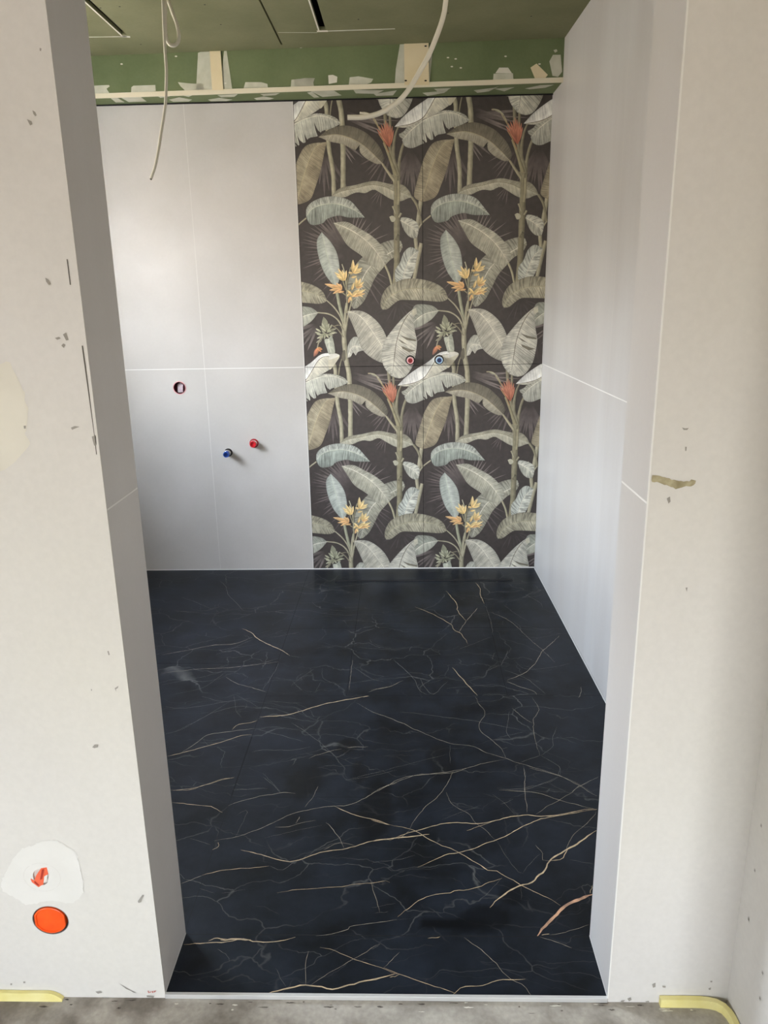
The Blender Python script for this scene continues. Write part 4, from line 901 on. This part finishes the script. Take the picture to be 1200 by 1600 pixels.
# bake into four clipped tiles
mural = empty('botanical_mural', (0.0, B, 0.0))
tag(mural, 'dark tiled wall panel printed with pale banana leaves and yellow and red blossoms', 'mural')
PX, PZ = 0.6003, 1.2000
GAP = 0.0011
TILES = [(-0.6003, 0.0, 0.0, ZJ), (0.0, 0.6003, 0.0, ZJ), (-0.6003, 0.0, ZJ, ZT), (0.0, 0.6003, ZJ, ZT)]
for ti, (tx0, tx1, tz0, tz1) in enumerate(TILES):
    x0c, x1c, z0c, z1c = tx0+GAP, tx1-GAP, tz0+GAP, tz1-GAP
    bm = bmesh.new(); uvl = bm.loops.layers.uv.new('leaf'); cl = bm.loops.layers.float_color.new('print')
    for ei, faces in enumerate(ELEM):
        xs_ = [p.x for f in faces for p in f[0]]; zs_ = [p.z for f in faces for p in f[0]]
        ex0, ex1, ez0, ez1 = min(xs_), max(xs_), min(zs_), max(zs_)
        for i in range(-3, 4):
            for j in range(-3, 4):
                dx, dz = i*PX, j*PZ
                if ex1+dx < x0c or ex0+dx > x1c or ez1+dz < z0c or ez0+dz > z1c: continue
                yv = B-0.00012-0.000012*ei
                for P, C, U in faces:
                    if max(p.x for p in P)+dx < x0c or min(p.x for p in P)+dx > x1c or max(p.z for p in P)+dz < z0c or min(p.z for p in P)+dz > z1c: continue
                    try: f = bm.faces.new([bm.verts.new((p.x+dx, yv, p.z+dz)) for p in P])
                    except ValueError: continue
                    for lp, c_, u__ in zip(f.loops, C, U): lp[cl] = c_; lp[uvl].uv = u__
    for co, no in (((x0c, 0, 0), (-1, 0, 0)), ((x1c, 0, 0), (1, 0, 0)), ((0, 0, z0c), (0, 0, -1)), ((0, 0, z1c), (0, 0, 1))):
        bmesh.ops.bisect_plane(bm, geom=bm.verts[:]+bm.edges[:]+bm.faces[:], plane_co=co, plane_no=no, clear_outer=True)
    # tile slab
    vv = [bm.verts.new(p) for p in ((x0c, B, z0c), (x1c, B, z0c), (x1c, B, z1c), (x0c, B, z1c), (x0c, B+.0085, z0c), (x1c, B+.0085, z0c), (x1c, B+.0085, z1c), (x0c, B+.0085, z1c))]
    for k, q in enumerate(((0, 1, 2, 3), (5, 4, 7, 6), (4, 5, 1, 0), (3, 2, 6, 7), (1, 5, 6, 2), (4, 0, 3, 7))):
        f = bm.faces.new([vv[i] for i in q])
        f.material_index = 0 if k == 0 else 1
        for lp in f.loops: lp[cl] = tuple(lin(v) for v in BG)+(0.0,)
    me = bpy.data.meshes.new('tile')
    for f in bm.faces:
        f.normal_update()
        if f.normal.y > 0 and f.material_index == 0: f.normal_flip()
    bmesh.ops.translate(bm, verts=bm.verts, vec=(0, -B, 0))
    bm.to_mesh(me); bm.free(); me.materials.append(m_print); me.materials.append(m_tile_body)
    o = bpy.data.objects.new('tile', me); S.collection.objects.link(o); o.parent = mural

#@@OBJECTS
# ------------------------------------------------------------------ water outlets with coloured plugs
def outlet(u, v, length, r, body, inner, label, tilt=0.0, nut=False):
    p = ray_at(u, v, 1, B); root = empty('water_outlet', (p.x, B, p.z)); tag(root, label, 'pipe')
    ax = Vector((tilt, -1, 0)).normalized()
    m = MB(); m.lathe([(-0.005, r*1.12), (length*.45, r*1.12), (length*.47, r*.95)], p, ax, 28); m.build('pipe', m_nickel, root, True)
    m = MB(); m.lathe([(0.0005, r*1.45), (0.0025, r*1.45), (0.003, r*1.2)], p, ax, 28); m.build('collar', m_dark if nut else m_red_in, root, True)
    m = MB()
    m.lathe([(length*.45, r*.80), (length*.45, r*1.0), (length*.93, r*1.0), (length, r*.95), (length, r*.74), (length-.008, r*.70)], p, ax, 28, cap1=False)
    for k in range(12):
        a_ = 2*pi*k/12; m.box(p.x+r*cos(a_)-.0009, p.x+r*cos(a_)+.0009, B-length*.9, B-length*.5, p.z+r*sin(a_)-.0009, p.z+r*sin(a_)+.0009)
    m.build('plug', body, root, True)
    m = MB(); m.lathe([(length-.010, r*.72), (length-.0075, r*.71)], p, ax, 28); m.build('plug_socket', inner, root, True)
m_pinkrim = mat('pale_red_rim', rgb(240, 178, 182), 0.4); m_bluerim = mat('pale_blue_rim', rgb(172, 206, 236), 0.4)
outlet(357, 707, 0.062, 0.0150, m_blue, m_blue_in, 'blue capped water pipe sticking out of the plain grey tiles', nut=True)
outlet(397, 692.5, 0.036, 0.0165, m_red, m_red, 'bright red capped water pipe in the plain grey tiles')
outlet(641, 562.5, 0.045, 0.0165, m_pinkrim, m_red_in, 'red plugged water pipe on a banana leaf of the printed wall', nut=True)
outlet(686, 562, 0.045, 0.0165, m_bluerim, m_blue_in, 'blue plugged water pipe in the leafy printed wall', nut=True)

# recessed wiring box in the grey tiles
root = empty('wiring_box', (hole.x, B, hole.z)); tag(root, 'round recessed maroon wiring box in the grey tiles, foil inside', 'electrical box')
m = MB(); m.lathe([(-0.0008, HR*1.05), (-0.0008, HR*.97), (0.045, HR*.95)], (hole.x, B, hole.z), (0, 1, 0), 32, cap0=False); m.build('box_shell', m_maroon, root, True)
m = MB(); P = (hole.x, B, hole.z)
m.lathe([(-.0012, HR*1.08), (-.0012, HR*.96)], P, (0, 1, 0), 32, cap0=False, cap1=False); m.build('rim', mat('pink_rim', rgb(212, 150, 150), .5), root)
m = MB(); hw = HR*.45
m.hexa([(P[0]-hw, B+.012, P[2]-HR*.8), (P[0]+hw*.9, B+.010, P[2]-HR*.78), (P[0]+hw*.9, B+.03, P[2]-HR*.78), (P[0]-hw, B+.03, P[2]-HR*.8),
        (P[0]-hw*.9, B+.014, P[2]+HR*.5), (P[0]+hw*1.1, B+.012, P[2]+HR*.45), (P[0]+hw*1.1, B+.03, P[2]+HR*.45), (P[0]-hw*.9, B+.03, P[2]+HR*.5)])
m.poly([(P[0]-hw*.9, B+.013, P[2]+HR*.5), (P[0], B+.02, P[2]+HR*.82), (P[0]+hw*1.1, B+.012, P[2]+HR*.45)]); m.build('wrapping', m_foil, root)

# orange covered sockets on the plastered wall
root = empty('socket_box', (sock.x, Y0, sock.z)); tag(root, 'round bright orange lid over a wall box in the plaster, lower of the two', 'electrical box')
m = MB(); m.lathe([(0.0, SR*1.0), (0.0, SR*.965), (0.04, SR*.95)], (sock.x, Y0, sock.z), (0, 1, 0), 40, cap0=False)
for i, v in enumerate(m.v): m.v[i] = (v[0], v[1], sock.z+(v[2]-sock.z)*.94)
m.build('box_shell', mat('pale_grey_box', rgb(120, 116, 112), .6), root, True)
m = MB(); r = SR*.90; out = []
for k in range(64):
    a_ = 2*pi*k/64; rx = r*(1 if abs(cos(a_)) < .93 else .93/abs(cos(a_))); out.append((sock.x-.001+rx*cos(a_), sock.z+rx*sin(a_)*.93))
for y_a, y_b, s0, s1 in ((Y0+.010, Y0-.0008, 1, 1), (Y0-.0008, Y0-.0018, 1, .96), (Y0-.0018, Y0-.0018, .96, .89), (Y0-.0018, Y0+.0006, .89, .86)):
    for k in range(64):
        k2 = (k+1) % 64; q = lambda kk, s, y: (sock.x+(out[kk][0]-sock.x)*s, y, sock.z+(out[kk][1]-sock.z)*s)
        m.poly([q(k, s0, y_a), q(k2, s0, y_a), q(k2, s1, y_b), q(k, s1, y_b)])
m.poly([(sock.x+(x-sock.x)*.86, Y0+.0006, sock.z+(z-sock.z)*.86) for x, z in out])
lid = m.build('lid', m_orange, root)
m = MB()   # raised tabs of the lid
for (ax_, az_, bx_, bz_, w_) in ((-.005, .008, .003, -.004, .003), (.003, -.004, -.006, -.012, .003), (-.005, .008, -.006, -.012, .0025), (-.024, .016, -.024, -.006, .004), (-.024, -.006, -.018, -.007, .003), (-.006,-.012,.004,-.006,.002)):
    d = Vector((bx_-ax_, 0, bz_-az_)).normalized(); nn = Vector((-d.z, 0, d.x))*w_/2; p = Vector((sock.x+ax_, 0, sock.z+az_)); q = Vector((sock.x+bx_, 0, sock.z+bz_))
    m.hexa([(p+nn)+Vector((0, Y0+.001, 0)), (p-nn)+Vector((0, Y0+.001, 0)), (q-nn)+Vector((0, Y0+.001, 0)), (q+nn)+Vector((0, Y0+.001, 0)),
            (p+nn)+Vector((0, Y0-.002, 0)), (p-nn)+Vector((0, Y0-.002, 0)), (q-nn)+Vector((0, Y0-.002, 0)), (q+nn)+Vector((0, Y0-.002, 0))])
m.build('lid_tab', mat('deep_orange_plastic', rgb(188, 56, 18), .45), lid)

root = empty('socket_box', (sock2.x, Y0, sock2.z)); tag(root, 'orange wall box mostly filled over with white plaster, upper of the two', 'electrical box')
m = MB(); m.lathe([(0.0, .0165), (0.005, .0165)], (sock2.x, Y0+.001, sock2.z), (0, 1, 0), 28, cap0=False)
for i, v in enumerate(m.v): m.v[i] = (v[0], v[1], sock2.z+(v[2]-sock2.z)*1.25)
m.build('opening', m_filler, root, True)
m = MB(); s3 = lambda L, y: [(lambda p: (p.x, y, p.z))(ray_at(x*320/1200, 1280+y_*320/1200, 1, Y0)) for x, y_ in L]
fr = [(242,285),(275,280),(285,320),(262,330),(255,380),(225,392),(200,362),(215,325)]; P0 = s3(fr, Y0-.0018); P1 = s3(fr, Y0+.010)
m.poly(P0); 
for k in range(8): m.poly([P0[k], P1[k], P1[(k+1) % 8], P0[(k+1) % 8]])
m.poly(s3([(180,345),(196,352),(240,388),(228,396),(188,366)], Y0-.0014))
m.build('lid', mat('dull_orange_plastic', rgb(232, 104, 70), .5), root)
m = MB(); m.poly(s3([(248,290),(262,288),(250,345),(238,350)], Y0-.0026)); m.poly(s3([(205,356),(232,380),(228,386),(204,366)], Y0-.0026)); m.build('crease_shade', mat('painted_crease_shade', rgb(170, 48, 30), .6), root)  # flat darker strips, crease shade painted into their colour
m = MB(); m.poly(s3([(262,330),(284,318),(276,352),(258,372)], Y0-.0024)); m.build('plaster_flake', m_filler, root)

# yellow edge insulation strips
m = MB(); pa = ray_at(-40, 1545, 1, Y0-.004); pb_ = ray_at(98, 1553, 1, Y0-.004)
N = 26; top = []
for i in range(N+1):
    t_ = i/N; x = -1.05+(pb_.x+1.05)*t_; zt = 0.009-0.015*max(0, (t_-.84)/.16)**2+0.0012*noise.noise(Vector((x*20, 1, 0)))
    top.append((x, zt))
for i in range(N):
    (xa, za), (xb, zb) = top[i], top[i+1]; y_f = Y0-.012
    m.hexa([(xa, y_f, HF), (xb, y_f, HF), (xb, Y0-.001, HF), (xa, Y0-.001, HF), (xa, y_f+.003, za), (xb, y_f+.003, zb), (xb, Y0-.001, zb), (xa, Y0-.001, za)])
tag(m.build('insulation_strip', m_foam), 'yellow foam edge strip between left plastered wall and screed', 'foam strip')
m = MB(); path = []
xa = ray_at(1030, 1556, 1, Y0).x
path = [(xa, Y0-.007), (0.48, Y0-.007), (XS-.05, Y0-.008), (XS-.022, Y0-.016), (XS-.010, Y0-.035), (XS-.007, Y0-.07), (XS-.007, Y0-.2), (XS-.007, Y0-.9)]
Q = resample(catmull([Vector((x, y, 0)) for x, y in path], 6), 70); sec = []
for i, p in enumerate(Q):
    d = (Q[min(i+1, 70)]-Q[max(i-1, 0)]).normalized(); nn = Vector((-d.y, d.x, 0))*.0055
    sec.append((p+nn, p-nn, 0.0105+.0012*noise.noise(Vector((i*.4, 2, 2)))))
for i in range(70):
    a1, b1, z1_ = sec[i]; a2, b2, z2_ = sec[i+1]
    m.hexa([(b1.x, b1.y, HF), (b2.x, b2.y, HF), (a2.x, a2.y, HF), (a1.x, a1.y, HF), (b1.x, b1.y, z1_), (b2.x, b2.y, z2_), (a2.x, a2.y, z2_), (a1.x, a1.y, z1_)])
tag(m.build('insulation_strip', m_foam), 'yellow foam edge strip bending round the corner right of the doorway', 'foam strip')

# ------------------------------------------------------------------ hanging cables
def cable(pts, y, r, label, drift=0.0, end=True, top=None, lead=()):
    P = [Vector(q) for q in lead]
    for i, (u, v) in enumerate(pts): P.append(ray_at(u, v, 1, y+drift*i/len(pts)))
    C_ = catmull(P, 8); m = MB(); m.tube(C_, r, 14)
    root = empty('electric_cable', tuple(P[0])); tag(root, label, 'cable')
    m.build('sheath', m_cable, root, True)
    if end:
        d = (C_[-1]-C_[-2]).normalized(); m = MB(); m.lathe([(-.001, r*.75), (.004, r*.7)], C_[-1], d, 10); m.build('cut_end', m_copper_end, root, True)
    return root
yy = 2.62; p = ray_at(255, 0, 1, yy)
cable([(254,-6),(256,40),(258,80),(260,110),(259.5,140),(258,168),(253,200),(248,232),(243,258),(236,279)], yy, .0046, 'long pale cable hanging from the ceiling over the grey tiles, curling left at its end',
      lead=[(p.x-.006, yy, ZC+.02), (p.x-.004, yy, ZC-.08)])
p = ray_at(258, 0, 1, yy+.03)
cable([(258,0),(258,30),(259,55),(265,69),(274,70),(279.5,60),(277,40),(269,18),(262,-2)], yy+.03, .0056, 'short cable doubled back in a loop behind the long hanging cable', end=False,
      lead=[(p.x+.002, yy+.03, ZC+.02), (p.x+.002, yy+.03, ZC-.08)], drift=.03)
yy = 1.78; p = ray_at(697, 0, 1, yy)
r_c = cable([(697,-2),(693,24),(684,52),(670,86),(655,113),(640,138),(625,156),(606,170),(590,178),(568,183),(543,183.5)], yy, .0052, 'thick pale cable sweeping down and left in front of the leafy wall',
      lead=[(p.x+.03, yy, ZC+.02), (p.x+.028, yy, ZC-.15), (p.x+.018, yy, ZC-.33)], end=False)
m = MB(); q = [ray_at(u, v, 1, yy) for u, v in ((576,183),(572,178),(562,176),(566,181))]
m.tube([ray_at(u, v, 1, yy-.003) for u, v in ((580,181),(572,177.5),(562,176.5))], .0022, 8); m.build('split_sheath', m_cable, r_c, True)
